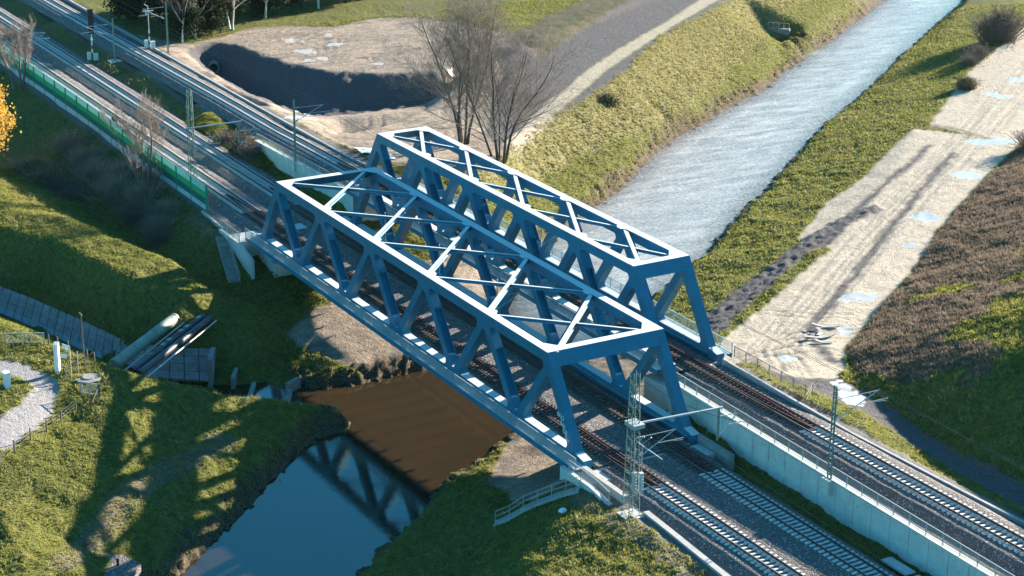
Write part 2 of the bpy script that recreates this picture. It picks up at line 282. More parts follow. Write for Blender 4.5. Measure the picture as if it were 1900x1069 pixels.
ang = np.radians(np.concatenate([np.linspace(-30, 118, 25), np.linspace(119, 128, 22), np.linspace(128.2, 171.5, 640), np.linspace(172, 184, 22), np.linspace(190, 330, 16)]))
rad = np.concatenate([np.linspace(2, 80, 8), np.linspace(90, 124, 30), 125 * (1.0 + .0022)**np.arange(0, 560), np.geomspace(440, 3000, 24)])
AA, RR = np.meshgrid(ang, rad, indexing='ij')
GX = CX + RR * np.cos(AA); GY = CY + RR * np.sin(AA)
GZ0 = interp(GX, GY)
def blur(Z, n):
    for _ in range(n):
        Q = Z.copy(); Q[1:-1, 1:-1] = (Z[1:-1, 1:-1] * 2 + Z[2:, 1:-1] + Z[:-2, 1:-1] + Z[1:-1, 2:] + Z[1:-1, :-2]) / 6; Z = Q
    return Z
GZ = blur(GZ0, 4)
# --- surface regions (real ground cover), polygons in metres
jx = (fbm(GX, GY, .55, 4, 3) - .5) * 3.2; jy = (fbm(GX, GY, .55, 4, 9) - .5) * 3.2
JX, JY = GX + jx, GY + jy
jx2 = (fbm(GX, GY, 1.3, 3, 5) - .5) * 1.0; jy2 = (fbm(GX, GY, 1.3, 3, 8) - .5) * 1.0
KX, KY = GX + jx2, GY + jy2
def soft(m, n=1): return blur(m.astype(float), n)
R_path=[(15.8,-39.5),(17.2,-37.7),(19.2,-36.1),(22.2,-34.9),(25.1,-34.4),(27.7,-35.1),(30.8,-36.9),(34.6,-39.9),(37.5,-42.8),(42,-49),(37,-50),(33.2,-44.0),(30.4,-41.4),(27.9,-38.8),(26.1,-37.1),(24.1,-36.6),(22.5,-37.2),(20.5,-38.7),(19.2,-40.5),(10,-48),(4,-46)]
R_dirtN=[(-114,24.2),(-108.3,27.8),(-105.0,30.7),(-107.0,34.9),(-111.8,44.8),(-110.4,51.2),(-106.3,57.6),(-109.2,66.3),(-106.9,73.7),(-97.7,78.5),(-88.2,81.7),(-68.5,76.5),(-56.1,70.1),(-43.3,65.2),(-33.4,55.5),(-24.6,45.2),(-18.5,37.5),(-20,31.5),(-22,27.3),(-27.2,25),(-60,23.8),(-98.0,23.8)]
R_pit=[(-101.2,28.3),(-103.9,30.5),(-104.6,34.8),(-101.1,37.3),(-93.6,37.9),(-86.3,39.5),(-78.5,42.5),(-72.3,49.0),(-70.3,54.7),(-68.5,61.6),(-64.5,60.6),(-65,57),(-65.2,53.9),(-64.8,47.6),(-62.7,39.6),(-64.1,33.1),(-66,26.8),(-73.8,26.3),(-83.2,27)]
R_roadN=[(-43.8,62.5),(-48.4,68.3),(-58.4,79.0),(-68.1,90.8),(-84.2,112.6),(-94.9,126.0),(-150,205),(-145,210),(-95.4,132.5),(-78.5,109.3),(-66.4,94.0),(-57.8,83.2),(-45.0,69.1),(-34.9,57.8),(-27.0,48.2),(-26.9,45.6),(-36.6,55.6)]
R_darkN=[(-88.2,81.7),(-68.5,76.5),(-78.7,87.8),(-101.5,117.2),(-160,195),(-150,215),(-90.3,127.6),(-74.4,104.8),(-53.6,82.5),(-42.9,68.8),(-33.4,55.5),(-24.6,44.3),(-32.8,46.3),(-59.1,64.0)]
R_dry=[(-150,215),(-90.3,127.6),(-74.4,104.8),(-53.6,82.5),(-42.9,68.8),(-34.4,56.2),(-23.3,42.7),(-15.5,32.0),(-9,28.4),(-23.8,49.9),(-31.0,61.5),(-38.7,75.9),(-49.9,93.6),(-69.7,118.8),(-89.8,142.3),(-140,210)]
R_sandS=[(45,31),(41.7,33.6),(36.5,42.1),(28.6,54.3),(22.2,64.7),(14.5,65.4),(3.9,78.2),(-2.3,89.7),(-10.3,101.3),(-17.5,112.1),(-3.8,116.0),(-1.9,119.0),(10.6,99.7),(24.1,80.0),(35.2,66.0),(45.0,52.1),(52.1,42.4),(58.7,37),(61.8,32.5),(59,28),(52,27)]
R_conc=[(-16.9,114.7),(-38.8,141.6),(-51.2,160.4),(-62.2,177.2),(-100,240),(-80,250),(-13.8,137.7),(-1.1,119.2),(-3.8,116.0)]
R_gravel=[(31.4,38.8),(28.0,43.9),(21.7,54.8),(15.1,65.7),(11.5,74.7),(10.6,81.3),(13.2,80.4),(15.0,73.6),(20.5,65.7),(20.9,62.0),(28.3,50.6),(34.7,41.2),(38.5,36.5),(39,33),(34.8,36.0)]
R_hill=[(-100,275),(-13.8,137.7),(0.2,117.0),(11.7,98.6),(25.0,79.1),(36.2,65.1),(46.0,51.2),(52.9,41.8),(60.5,36.8),(64.5,34.8),(71.9,33.0),(80.9,31.5),(180,34),(180,200)]
R_sandL=[(12,-4.2),(16.4,-2.4),(20.4,-1.6),(23.6,.5),(23.8,7.8),(19.0,15.2),(8,27),(-2,27),(4,10),(8,0)]
R_sandR=[(39,12),(42.8,7),(48,3.2),(52,-.4),(55,-2.8),(59.6,-2.9),(64,-5.2),(67.5,-4.5),(68,0),(62,16),(54,26),(30,26)]
R_ditch=[(57,28),(61.0,34.4),(64.7,34.1),(71.9,32.6),(80.9,31),(110,32),(180,35),(180,31),(110,28.4),(93.5,27.9),(86.1,28.3),(78.4,28.7),(70.2,29.6),(64,28.1)]
PUDS=[[65.5,31.8,3.6,-2.1,.6,1.2],[39,54.8,1.3,1.8,1.5,-1.2],[47.5,46,.6,.7,1.1,-.9],[19.1,82.6,1.1,1.6,1.6,-1.4],[7.6,100.5,1.4,1.7,1.8,-1.6],[52.1,34.7,.8,.8,1,-.8],[27.1,73,.6,.9,.8,-.7],[-30.7,145.3,.9,1.6,1.6,-1.5],[-25.6,135.3,.8,.8,1.1,-1],[-23.1,135.4,.8,1,1,-.9],[-4.2,115.3,2,3.4,1.8,-1.7],[-72,32.6,7,1.5,-.5,1.0],[-84,31.4,5,.3,0,.8],[-51.8,26.1,-1.3,3.7,1.2,-.5],[-85.4,43.4,.6,1.1,1,-.5],[-78.4,52,.5,.9,1,-.5],[-91.6,45.7,.9,1.7,1.4,-.6],[-100.2,46.7,.5,1,1.5,-.7],[-101,54,.4,.8,1.5,-.7],[-85.8,46,.5,.9,1.1,-.5],[-94,52,.6,1.4,1,-.5],[-72,62,.6,1,1,-.5],[-51.6,55,.7,.9,.7,-.4]]
# masks ---------------------------------------------------------------
m_path = soft(inpoly(KX, KY, R_path), 1)
m_dirt = inpoly(KX, KY, R_dirtN) | inpoly(KX, KY, R_sandL) | inpoly(KX, KY, R_sandR)
m_sand = inpoly(KX, KY, R_sandS) | inpoly(KX, KY, R_conc)
m_dark = inpoly(KX, KY, R_darkN) | inpoly(GX, GY, R_pit) | inpoly(KX, KY, R_gravel) | inpoly(KX, KY, R_ditch)
m_road = inpoly(GX + jx2 * .4, GY + jy2 * .4, R_roadN)
m_hill = inpoly(KX, KY, R_hill) | inpoly(KX, KY, [(-84, 79), (-68, 76), (-79, 89), (-98, 114), (-112, 135), (-120, 130), (-100, 100)]); m_dry = inpoly(JX, JY, R_dry)
m_hill = m_hill & ~((GX > 69 - (GY - 34) * .5 + (fbm(GX, GY, .12, 4, 88) - .5) * 34) & (GX > 30))
lb = np.array(LBANK); rb = np.array(RBANK)
dl = dline(GX, GY, [tuple(p) for p in LBANK]); dr = dline(GX, GY, [tuple(p) for p in RBANK])
wob = fbm(GX, GY, .9, 3, 21)
lip = (dl < 1.2 + 2.6 * (wob - .35)) & (GY > -60) | (dr < .3 + .9 * (wob - .4))
m_dark = m_dark & ~m_road
# platforms: gritty earth beside the tracks
plat = ((GY > -1.1 + .6 * (wob - .5)) & (GY < 12.5) & ((GX < -8) | (GX > 66))) | ((GY > 15.8) & (GY < 23.8 + (GX + 100) * .008 + (wob - .5)) & (GX < -12)) | ((GY > 15.2) & (GY < 24.9 + (GX - 60) * .03 + (wob - .5)) & (GX > 56))
veg = (GY > 12.4) & (GY < 15.9) & (GX < -34)
strip = (GY < -1.2) & (GY > -3.3 + 1.5 * (wob - .5)) & (((GX > 67) & (GX < 100)) | ((GX < -8) & (GX > -22)))
pud = np.zeros(GX.shape)
for x, y, ax, ay, bx, by in PUDS:
    det = ax * by - ay * bx; dx = GX - x; dy = GY - y
    u = (dx * by - dy * bx) / det; v = (ax * dy - ay * dx) / det
    pud = np.maximum(pud, 1 - np.sqrt(u * u + v * v) + (fbm(GX, GY, 1.2, 3, 31) - .5) * 1.6)
m_pud = np.clip(pud * 6, 0, 1) * (soft(m_dirt | m_sand | m_dark, 1) > .5)
# tyre tracks and ruts on bare ground (height + darker soil)
rut = np.zeros(GX.shape); edge = np.zeros(GX.shape)
mid = [(60, 27), (47.1, 34.2), (41.0, 42.4), (32.4, 53.8), (23.8, 65.5), (14.7, 78.3), (5.7, 91.5), (-3.1, 105.1), (-11.0, 117.4), (-36, 152), (-62, 190)]
for off in (-2.6, -2.0, -1.1, -.5, .5, 1.2, 2.0, 2.7):
    d = dline(GX + (fbm(GX, GY, .08, 2, 70 + int(off * 10)) - .5) * 1.6, GY, [(x + off * .8 + 1.2, y + off * .62 + 1) for x, y in mid]); rut = np.maximum(rut, np.clip(1 - d / .34, 0, 1) * (.35 + 1.1 * vnoise(GX * .35, GY * .35, 4 + int(off * 10))))
for k, e_ in enumerate(([(56.2, 37.3), (50.3, 39.9), (44.1, 44.1), (39.6, 49.6), (35.7, 55.1), (29.4, 63.4), (21.6, 73.4), (12.7, 85.5), (3.7, 97.6), (-2.2, 106.2)], [(20, 64.5), (14.7, 70.8), (10.4, 78.2), (4.2, 87.6), (-1.1, 96.4), (-7.5, 106.1)], [(-17.1, 114.6), (-12.1, 116.3), (-3.3, 115.6)])):
    d = dline(GX + jx * .35, GY + jy * .35, e_); edge = np.maximum(edge, np.clip(1.2 - d / ((.35 + .9 * wob) if k < 2 else .35), 0, 1))
for ln in ([(63, -7.2), (64.3, -9.3), (68.2, -12.1), (72.3, -14.4), (90, -24)], [(66.7, -7.0), (67.1, -9.0), (70.2, -11.7), (74, -13.4), (91, -22.5)]):
    edge = np.maximum(edge, np.clip(1 - dline(GX, GY, ln) / .35, 0, 1) * .7)
foot = np.clip(1.4 - dline(GX, GY, [(36.6, -21.8), (40.5, -27.5), (43.2, -31.6), (46.5, -35.4), (51.3, -40.1), (56.1, -44.0)]) / (.7 + .6 * wob), 0, 1)
arcs = np.zeros(GX.shape)
for cx, cy, r0 in ((-88, 58, 9), (-80, 60, 6), (-95, 45, 7), (-75, 68, 12), (-60, 50, 15), (-98, 60, 14), (-66, 66, 9), (-50, 40, 9), (-56, 34, 6), (-45, 60, 12), (-40, 35, 7), (-90, 66, 18), (42, 29, 9), (54, 44, 7), (60, 31, 10), (49, 36, 14), (58, 40, 9)):
    d = np.abs(np.hypot((GX - cx), (GY - cy)) - r0 + (fbm(GX, GY, .15, 2, 77) - .5) * 4)
    d = np.minimum(d, np.abs(np.hypot((GX - cx), (GY - cy)) - r0 - 1.8 + (fbm(GX, GY, .15, 2, 77) - .5) * 4))
    arcs = np.maximum(arcs, np.clip(1 - d / .3, 0, 1) * (vnoise(GX * .25, GY * .25, int(r0)) > .42))
bare = soft(m_dirt | m_sand | m_dark | m_road, 2)
arcs *= bare; rut *= bare
grassy = 1 - np.clip(bare + m_path + plat, 0, 1)
# relief -----------------------------------------------------------------
near = np.clip((420 - RR) / 150, .25, 1)
GZ = GZ + grassy * near * ((fbm(GX, GY, 1.0, 3, 40) - .5) * .52 + (fbm(GX, GY, .16, 2, 41) - .5) * .7) * ((RR > 120) & (RR < 430))
GZ = GZ + bare * near * ((fbm(GX, GY, .5, 4, 50) - .5) * .22) - rut * .10 - arcs * .12 - edge * .05 + m_pud * 0
GZ = GZ + soft(inpoly(GX, GY, R_pit), 2) * ((fbm(GX, GY, .7, 4, 62) - .5) * 1.1)
GZ = GZ + soft(lip, 1) * (fbm(GX, GY, 1.7, 3, 60) - .5) * 1.3
GZ = GZ + soft(inpoly(KX, KY, R_gravel), 2) * (fbm(GX, GY, 1.6, 3, 61) - .3) * .6
def terr(x, y):
    a = math.atan2(y - CY, x - CX) % (2 * math.pi); r = math.hypot(x - CX, y - CY)
    i = min(max(int(np.searchsorted(ang, a)) - 1, 0), len(ang) - 2); j = min(max(int(np.searchsorted(rad, r)) - 1, 0), len(rad) - 2)
    u = (a - ang[i]) / (ang[i + 1] - ang[i]); v = (r - rad[j]) / (rad[j + 1] - rad[j])
    return float((GZ[i, j] * (1 - u) + GZ[i + 1, j] * u) * (1 - v) + (GZ[i, j + 1] * (1 - u) + GZ[i + 1, j + 1] * u) * v)
def grid_sample(A, x, y):
    a = np.mod(np.arctan2(y - CY, x - CX), 2 * np.pi); r = np.hypot(x - CX, y - CY)
    i = np.clip(np.searchsorted(ang, a) - 1, 0, len(ang) - 2); j = np.clip(np.searchsorted(rad, r) - 1, 0, len(rad) - 2)
    u = (a - ang[i]) / (ang[i + 1] - ang[i]); v = (r - rad[j]) / (rad[j + 1] - rad[j])
    return (A[i, j] * (1 - u) + A[i + 1, j] * u) * (1 - v) + (A[i, j + 1] * (1 - u) + A[i + 1, j + 1] * u) * v
# ground material --------------------------------------------------------
t = NT('ground_cover')
A1 = t.sep(t.attr('cover_a', 'Color')); A2 = t.sep(t.attr('cover_b', 'Color')); A3 = t.sep(t.attr('cover_c', 'Color'))
n1 = t.noise(.35, 5, .6); n2 = t.noise(1.6, 5, .7); n3 = t.noise(6, 4, .7); n4 = t.noise(.09, 3, .5)
g = t.mix(t.rng(n2, .35, .65), (.034, .046, .009), (.150, .155, .034))
g = t.mix(t.rng(n3, .45, .7, 0, .6), g, (.25, .23, .08))
g = t.mix(t.rng(n1, .52, .72, 0, .55), g, (.15, .13, .05))
g = t.mix(t.rng(n4, .5, .7, 0, .45), g, (.05, .07, .018))
dry = t.mix(t.rng(n3, .35, .65), (.13, .125, .04), (.33, .29, .15)); g = t.mix(t.math('MULTIPLY', A2[0], t.rng(n2, .3, .5, .35, .9)), g, dry)
hill = t.mix(t.rng(n3, .4, .65), (.055, .060, .022), (.20, .145, .105)); hill = t.mix(t.rng(n1, .4, .62, 0, .6), hill, (.05, .065, .02))
g = t.mix(A2[1], g, hill)
br = t.mix(t.rng(n2, .3, .7), (.21, .165, .125), (.44, .36, .275)); br = t.mix(t.rng(t.noise(.55, 6, .75, t.scale(t.pos, (1, .28, 1), (0, 0, .5)), .8), .48, .62, 0, .8), br, (.13, .11, .10)); br = t.mix(t.rng(t.noise(.12, 4, .6), .45, .62, 0, .5), br, (.20, .17, .15))
g = t.mix(A1[0], g, br)
sa = t.mix(t.rng(n2, .3, .7), (.38, .325, .255), (.52, .455, .36)); sa = t.mix(t.rng(t.noise(1.1, 5, .7, t.scale(t.pos, (1, .3, 1), (0, 0, -.6))), .52, .7, 0, .5), sa, (.25, .22, .19))
g = t.mix(A1[1], g, sa)
dk = t.mix(t.rng(n3, .3, .7), (.055, .052, .055), (.15, .14, .14)); dk = t.mix(t.rng(n3, .68, .76), dk, (.42, .42, .44)); g = t.mix(A1[2], g, dk)
g = t.mix(A2[2], g, t.mix(t.rng(n2, .3, .7), (.36, .34, .34), (.25, .24, .235)))
pl = t.mix(t.rng(n3, .3, .7), (.11, .105, .10), (.24, .22, .20)); g = t.mix(A3[0], g, pl)
g = t.mix(A3[1], g, t.mix(t.rng(n3, .4, .65), (.020, .016, .012), (.20, .145, .10)))
pd = t.rng(t.math('ADD', A3[2], t.rng(n3, .3, .7, -.25, .25)), .4, .75); g = t.mix(pd, g, (.46, .45, .43))  # pale puddle colour stands in for bright sky and sun glare
t.col(g); t.p(Roughness=t.rng(pd, 0, 1, .92, .22), Specular_IOR_Level=t.rng(pd, 0, 1, .12, .25))
hb = t.math('ADD', t.math('MULTIPLY', n3, 1.), t.math('MULTIPLY', n2, 1.6))
bb = t.bump(hb, .9, .22); t.k(t.rng(pd, 0, 1, .75, .0), bb.inputs['Strength'])
ground_mat = t.m
nA, nR = GX.shape
idx = np.arange(nA * nR).reshape(nA, nR)
F = np.stack([idx[:-1, :-1], idx[:-1, 1:], idx[1:, 1:], idx[1:, :-1]], -1).reshape(-1, 4)[:, ::-1]
gr = npmesh('ground', np.stack([GX, GY, GZ], -1).reshape(-1, 3), F, ground_mat, smooth=True, kind='structure')
def attr3(o, name, a, b, c):
    at = o.data.attributes.new(name, 'FLOAT_COLOR', 'POINT')
    at.data.foreach_set('color', np.stack([a, b, c, np.ones(a.shape)], -1).astype(np.float32).ravel())
f = lambda m, n=1: np.clip(soft(m, n), 0, 1)
attr3(gr, 'cover_a', np.clip(f(m_dirt) + foot * .7, 0, 1), np.clip(f(m_sand) + f(m_road) * .75, 0, 1), np.clip(f(m_dark) + edge * 1.0 * bare + arcs * .6 + rut * .3, 0, 1))
attr3(gr, 'cover_b', f(m_dry, 3), f(m_hill, 2), m_path)
attr3(gr, 'cover_c', np.clip(f(plat) + .8 * f(strip) + foot * .35, 0, 1), np.clip(f(lip & ~m_pud.astype(bool)) * .9 + foot * .5 + f(strip) * .3 + f(veg) * .25, 0, 1), m_pud)
# ------------------------------------------------------------------ river
WZ = -7.8
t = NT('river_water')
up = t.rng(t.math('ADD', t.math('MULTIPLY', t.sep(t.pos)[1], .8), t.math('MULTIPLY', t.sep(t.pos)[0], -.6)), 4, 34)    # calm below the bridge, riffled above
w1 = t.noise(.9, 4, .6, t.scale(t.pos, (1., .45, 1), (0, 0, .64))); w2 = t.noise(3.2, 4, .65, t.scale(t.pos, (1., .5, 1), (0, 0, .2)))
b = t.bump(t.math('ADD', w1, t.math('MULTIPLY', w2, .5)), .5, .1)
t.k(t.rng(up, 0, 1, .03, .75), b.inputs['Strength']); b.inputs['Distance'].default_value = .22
painted_glitter = t.math('MULTIPLY', t.rng(w2, .45, .66), up)  # pale flecks painted in for sun glitter on the ripples
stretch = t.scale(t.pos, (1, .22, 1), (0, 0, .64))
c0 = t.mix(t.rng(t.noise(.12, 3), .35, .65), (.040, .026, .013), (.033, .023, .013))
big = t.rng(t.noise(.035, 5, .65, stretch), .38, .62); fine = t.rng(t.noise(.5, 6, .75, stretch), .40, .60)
c1 = t.mix(fine, (.20, .205, .20), (.47, .46, .44)); c1 = t.mix(t.math('MULTIPLY', big, .55), c1, (.20, .22, .23))  # milky base colour paints sky and sun glitter onto the upstream water
shore = t.rng(t.attr('shore'), 0, 3.5); c1 = t.mix(shore, (.10, .10, .095), c1)  # dark reflection of the banks painted into the colour near the shore
t.col(t.mix(t.math('MULTIPLY', painted_glitter, .45), t.mix(up, c0, c1), (.60, .60, .58)))
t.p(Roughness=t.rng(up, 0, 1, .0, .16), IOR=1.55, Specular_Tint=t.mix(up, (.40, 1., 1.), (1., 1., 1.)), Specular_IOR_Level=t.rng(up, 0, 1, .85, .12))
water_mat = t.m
ca, sa_ = math.cos(R(127)), math.sin(R(127))
uu = np.concatenate([np.linspace(-190, -40, 30), np.linspace(-38, 260, 300), np.linspace(270, 520, 20)]); ww = np.linspace(-30, 34, 65)
UU, WW = np.meshgrid(uu, ww, indexing='ij'); WX = 34 + UU * ca - WW * sa_ ; WY = 0 + UU * sa_ + WW * ca
q_ = (WW > 0) & (UU < -10); I = np.arange(UU.size).reshape(UU.shape)
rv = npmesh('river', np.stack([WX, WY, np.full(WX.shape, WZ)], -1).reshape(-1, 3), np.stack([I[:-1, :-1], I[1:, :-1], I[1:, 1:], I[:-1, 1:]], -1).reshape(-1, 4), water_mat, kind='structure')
at = rv.data.attributes.new('shore', 'FLOAT', 'POINT'); at.data.foreach_set('value', np.minimum(dline(WX, WY, LBANK), dline(WX, WY, RBANK)).astype(np.float32).ravel())
sw = [(15.5, -21.6), (9, -26.8), (-4, -29.8), (-14, -33), (-70, -62), (-300, -90), (-300, -80), (-70, -54), (-14, -27.6), (-3, -24.6), (9, -21.6), (14.5, -18.5)]
m = MB(); m.add([(x, y, -7.25) for x, y in sw], [tuple(range(len(sw)))])
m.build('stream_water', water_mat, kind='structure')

# ------------------------------------------------------------------ track materials
t = NT('ballast_stone')
v = t.voro(9, 'Color'); vd = t.voro(9); s = t.sep(v)[0]
c = t.mix(s, (.052, .048, .050), (.205, .18, .17)); c = t.mix(t.rng(t.noise(.5, 4, .6), .4, .7, 0, .5), c, (.14, .115, .10))
c = t.mix(t.rng(s, .93, .95), c, (.42, .42, .42))
t.col(c); t.p(Roughness=.9); t.bump(t.math('ADD', t.math('MULTIPLY', vd, -1.), t.math('MULTIPLY', t.noise(5, 3), 1.5)), 1., .09)
ballast = t.m
conc_sl = simple('concrete_sleeper', (.58, .56, .53), .85, .2, 2.)
wood_sl = simple('tarred_sleeper', (.10, .075, .06), .8, .4, 3.)
rail_m = NT('rusty_rail'); nz = rail_m.sep(rail_m.geo.outputs['True Normal'])[2]
rail_m.col(rail_m.mix(rail_m.rng(nz, .9, .97), (.035, .022, .016), (.13, .13, .13))); rail_m.p(Roughness=rail_m.rng(nz, .9, .97, .85, .5), Metallic=0.); rail_m = rail_m.m
guard_m = simple('rust_red_guard_rail', (.11, .036, .026), .7, .3)
concrete = simple('pale_concrete', (.50, .52, .50), .85, .14, .7, bump=.15, bs=8, dark=(.30, .31, .28))
edge_c = simple('edging_concrete', (.36, .355, .34), .88, .2, 1.2, dark=(.2, .2, .19))
concrete_dk = simple('weathered_concrete', (.24, .245, .235), .9, .3, .8, bump=.2, dark=(.10, .105, .09))
galv = simple('galvanised_steel', (.42, .44, .44), .5, .12, 3, metal=.3)
green_st = simple('green_grey_steel', (.13, .20, .175), .6, .2, 3)
# ------------------------------------------------------------------ ballast beds
def yb1(x): return 3.55
def zB(x): return float(np.interp(x, [-300, -60, -45, -12, 60, 180], [1.4, 1.4, 1.45, 2.34, 1.85, 1.6]))
def yB(x): return float(np.interp(x, [-300, -140, -100, -62, -36, -12, 60, 95, 180], [18.6, 18.9, 19.35, 19.8, 19.55, 18.98, 20.27, 21.0, 22.6]))
def bed(name, x0, x1, prof, yc, zc, step=.7):
    xs = np.arange(x0, x1 + .01, step); V = []; ny = []
    for a, b2 in zip(prof[:-1], prof[1:]):
        k = max(1, int(abs(b2[0] - a[0]) / .45)); ny += [(a[0] + (b2[0] - a[0]) * i / k, a[1] + (b2[1] - a[1]) * i / k) for i in range(k)]
    ny.append(prof[-1]); ny = np.array(ny)
    X = np.repeat(xs, len(ny)); Y = np.tile(ny[:, 0], len(xs)) + np.repeat([yc(x) for x in xs], len(ny)); Z = np.tile(ny[:, 1], len(xs)) + np.repeat([zc(x) for x in xs], len(ny))
    Z = Z + (fbm(X, Y, .8, 3, 90) - .5) * .10
    n = len(ny); I = np.arange(len(xs) * n).reshape(len(xs), n)
    return npmesh(name, np.stack([X, Y, Z], -1), np.stack([I[:-1, :-1], I[1:, :-1], I[1:, 1:], I[:-1, 1:]], -1).reshape(-1, 4), ballast, smooth=True, kind='stuff', label='grey crushed stone ballast under and beside the rails', cat='ballast')
bed('ballast', -300, -7, [(.9, -.62), (1.7, -.12), (5.5, -.12), (6.5, -.48), (7.1, -.50), (7.8, -.10), (11.7, -.08), (12.7, -.62)], lambda x: 0, lambda x: 0)
bed('ballast', 68.5, 180, [(.7, -.62), (1.5, -.12), (11.2, -.10), (12.0, -.62)], lambda x: 0, lambda x: 0)
bed('ballast', -6.99, 68.49, [(1.05, -.25), (1.05, -.12), (11.55, -.12), (11.55, -.25)], lambda x: 0, lambda x: 0)
bed('ballast', -300, -11.5, [(-3.1, -.75), (-2.0, -.12), (2.0, -.12), (3.1, -.75)], yB, zB)
bed('ballast', 57, 180, [(-3.4, -.8), (-2.1, -.12), (2.2, -.12), (3.2, -.6)], yB, zB)
bed('ballast', -11.49, 56.99, [(-2.35, -.3), (-2.3, -.12), (2.3, -.12), (2.35, -.3)], yB, zB)
# ------------------------------------------------------------------ railway tracks
def sleeper_mesh(kind):
    m = MB(); hw = .14 if kind == 'c' else .12
    if kind == 'c': pr = [(-1.3, .14, -.01), (-.95, .15, .01), (-.5, .14, 0), (0, .09, -.04), (.5, .14, 0), (.95, .15, .01), (1.3, .14, -.01)]
    else: pr = [(-1.3, .12, 0), (1.3, .12, 0)]
    vs = []; fs = []
    for y, w, z in pr: vs += [(-w, y, -.2), (-w, y, z - .01), (-w + .02, y, z), (w - .02, y, z), (w, y, z - .01), (w, y, -.2)]
    n = len(pr)
    for i in range(n - 1): fs += [(6 * i + k, 6 * i + k + 1, 6 * i + 7 + k, 6 * i + 6 + k) for k in range(5)]
    fs += [tuple(range(6)), tuple(range(6 * n - 1, 6 * n - 7, -1))]
    return vs, fs
SLV = {k: sleeper_mesh(k) for k in 'cw'}
fast_m = MB()
def make_track(label, yc, zc, near_pt, ):
    root = empty('railway_track', (0, yc(0), zc(0)), 0, label, 'railway track', 'parallel railway tracks'); o = Vector(root.location)
    xs = [-300 + .6 * i for i in range(800)]
    order = sorted(xs, key=lambda x: math.hypot(x - near_pt, 0))
    vis = set(order[:100]); proto = {}
    rest = {'c': MB(), 'w': MB()}
    for x in xs:
        k = 'w' if -16 < x < 73.5 else 'c'; p = (x, yc(x), zc(x))
        if x in vis:
            if k not in proto:
                mb = MB(); mb.add(*SLV[k])
                for s in (-.7175, .7175):
                    if k == 'c': mb.box(-.08, .08, s - .16, s - .1, 0, .05); mb.box(-.08, .08, s + .1, s + .16, 0, .05)
                ob = mb.build('sleeper', conc_sl if k == 'c' else wood_sl, root); proto[k] = ob
            else: ob = proto[k].copy(); COL.objects.link(ob); ob.parent = root
            ob.location = Vector(p) - o
        else: rest[k].add([(v[0] + p[0] - o.x, v[1] + p[1] - o.y, v[2] + p[2] - o.z) for v in SLV[k][0]], SLV[k][1])
    for k in 'cw':
        if rest[k].v: rest[k].build('sleepers', conc_sl if k == 'c' else wood_sl, root, kind='stuff')
    sec = [(-.075, .012), (-.075, .03), (-.012, .05), (-.012, .13), (-.036, .145), (-.036, .185), (.036, .185), (.036, .145), (.012, .13), (.012, .05), (.075, .03), (.075, .012)]
    def rail(name, off, x0, x1, mat, sc=1.):
        xx = [x0 + (x1 - x0) * i / max(2, int((x1 - x0) / 6)) for i in range(max(2, int((x1 - x0) / 6)) + 1)]
        vs = []; n = len(sec)
        for x in xx:
            oo = off(x) if callable(off) else off
            vs += [(x - o.x, yc(x) + oo + a * sc - o.y, zc(x) + b * sc - o.z) for a, b in sec]
        fs = [(i * n + k, i * n + (k + 1) % n, (i + 1) * n + (k + 1) % n, (i + 1) * n + k) for i in range(len(xx) - 1) for k in range(n)] + [tuple(range(n)), tuple(range(len(vs) - 1, len(vs) - n - 1, -1))]
        m = MB(); m.add(vs, fs); m.build(name, mat, root)
    rail('rail', -.7535, -300, 180, rail_m); rail('rail', .7535, -300, 180, rail_m)
    for s in (-1, 1):
        def off(x, s=s):
            e = 1.
            if x < -16: e = max(0.03, (x + 24) / 8)
            if x > 66: e = max(0.03, 1 - (x - 66) / 8)
            return s * .50 * e
        rail('guard_rail', off, -24, 74, guard_m, .92)
    return root
make_track('railway track nearest the camera, running through the near half of the wide truss bridge', lambda x: 3.6, lambda x: 0., 80)
make_track('middle railway track, running beside the pale retaining wall and through the wide truss bridge', lambda x: 9.65 - (.12 if x > 60 else 0), lambda x: 0., 80)
make_track('farthest railway track, on the higher bed behind the railing, crossing the narrow truss bridge', yB, zB, 88)

# ------------------------------------------------------------------ truss bridges
def rnd(poly, r, n=5):
    out = []; N = len(poly)
    for i in range(N):
        p = Vector(poly[i]); a = Vector(poly[i - 1]); b = Vector(poly[(i + 1) % N]); u = (a - p).normalized(); v = (b - p).normalized()
        half = math.acos(max(-1, min(1, u.dot(v)))) / 2; rr = r[i] if isinstance(r, (list, tuple)) else r
        d = min(rr / math.tan(half), (a - p).length * .45, (b - p).length * .45); rr = d * math.tan(half)
        c = p + (u + v).normalized() * rr / math.sin(half); s = p + u * d - c; e = p + v * d - c
        a0 = math.atan2(s.y, s.x); a1 = math.atan2(e.y, e.x); da = (a1 - a0 + math.pi) % (2 * math.pi) - math.pi
        out += [(c.x + rr * math.cos(a0 + da * k / n), c.y + rr * math.sin(a0 + da * k / n)) for k in range(n + 1)]
    return out
def clipchain(poly, zc, above):
    """part of a convex polygon beyond z=zc, as an open chain from its right end to its left end"""
    n = len(poly); ins = [(p[1] > zc) == above for p in poly]
    i = next(i for i in range(n) if ins[i] and not ins[i - 1]); ch = []
    def cut(p, q): f = (zc - p[1]) / (q[1] - p[1]); return (p[0] + f * (q[0] - p[0]), zc)
    ch.append(cut(poly[i - 1], poly[i]))
    while ins[i % n]: ch.append(poly[i % n]); i += 1
    ch.append(cut(poly[(i - 1) % n], poly[i % n]))
    return ch if ch[0][0] > ch[-1][0] else ch[::-1]
T_ = .9
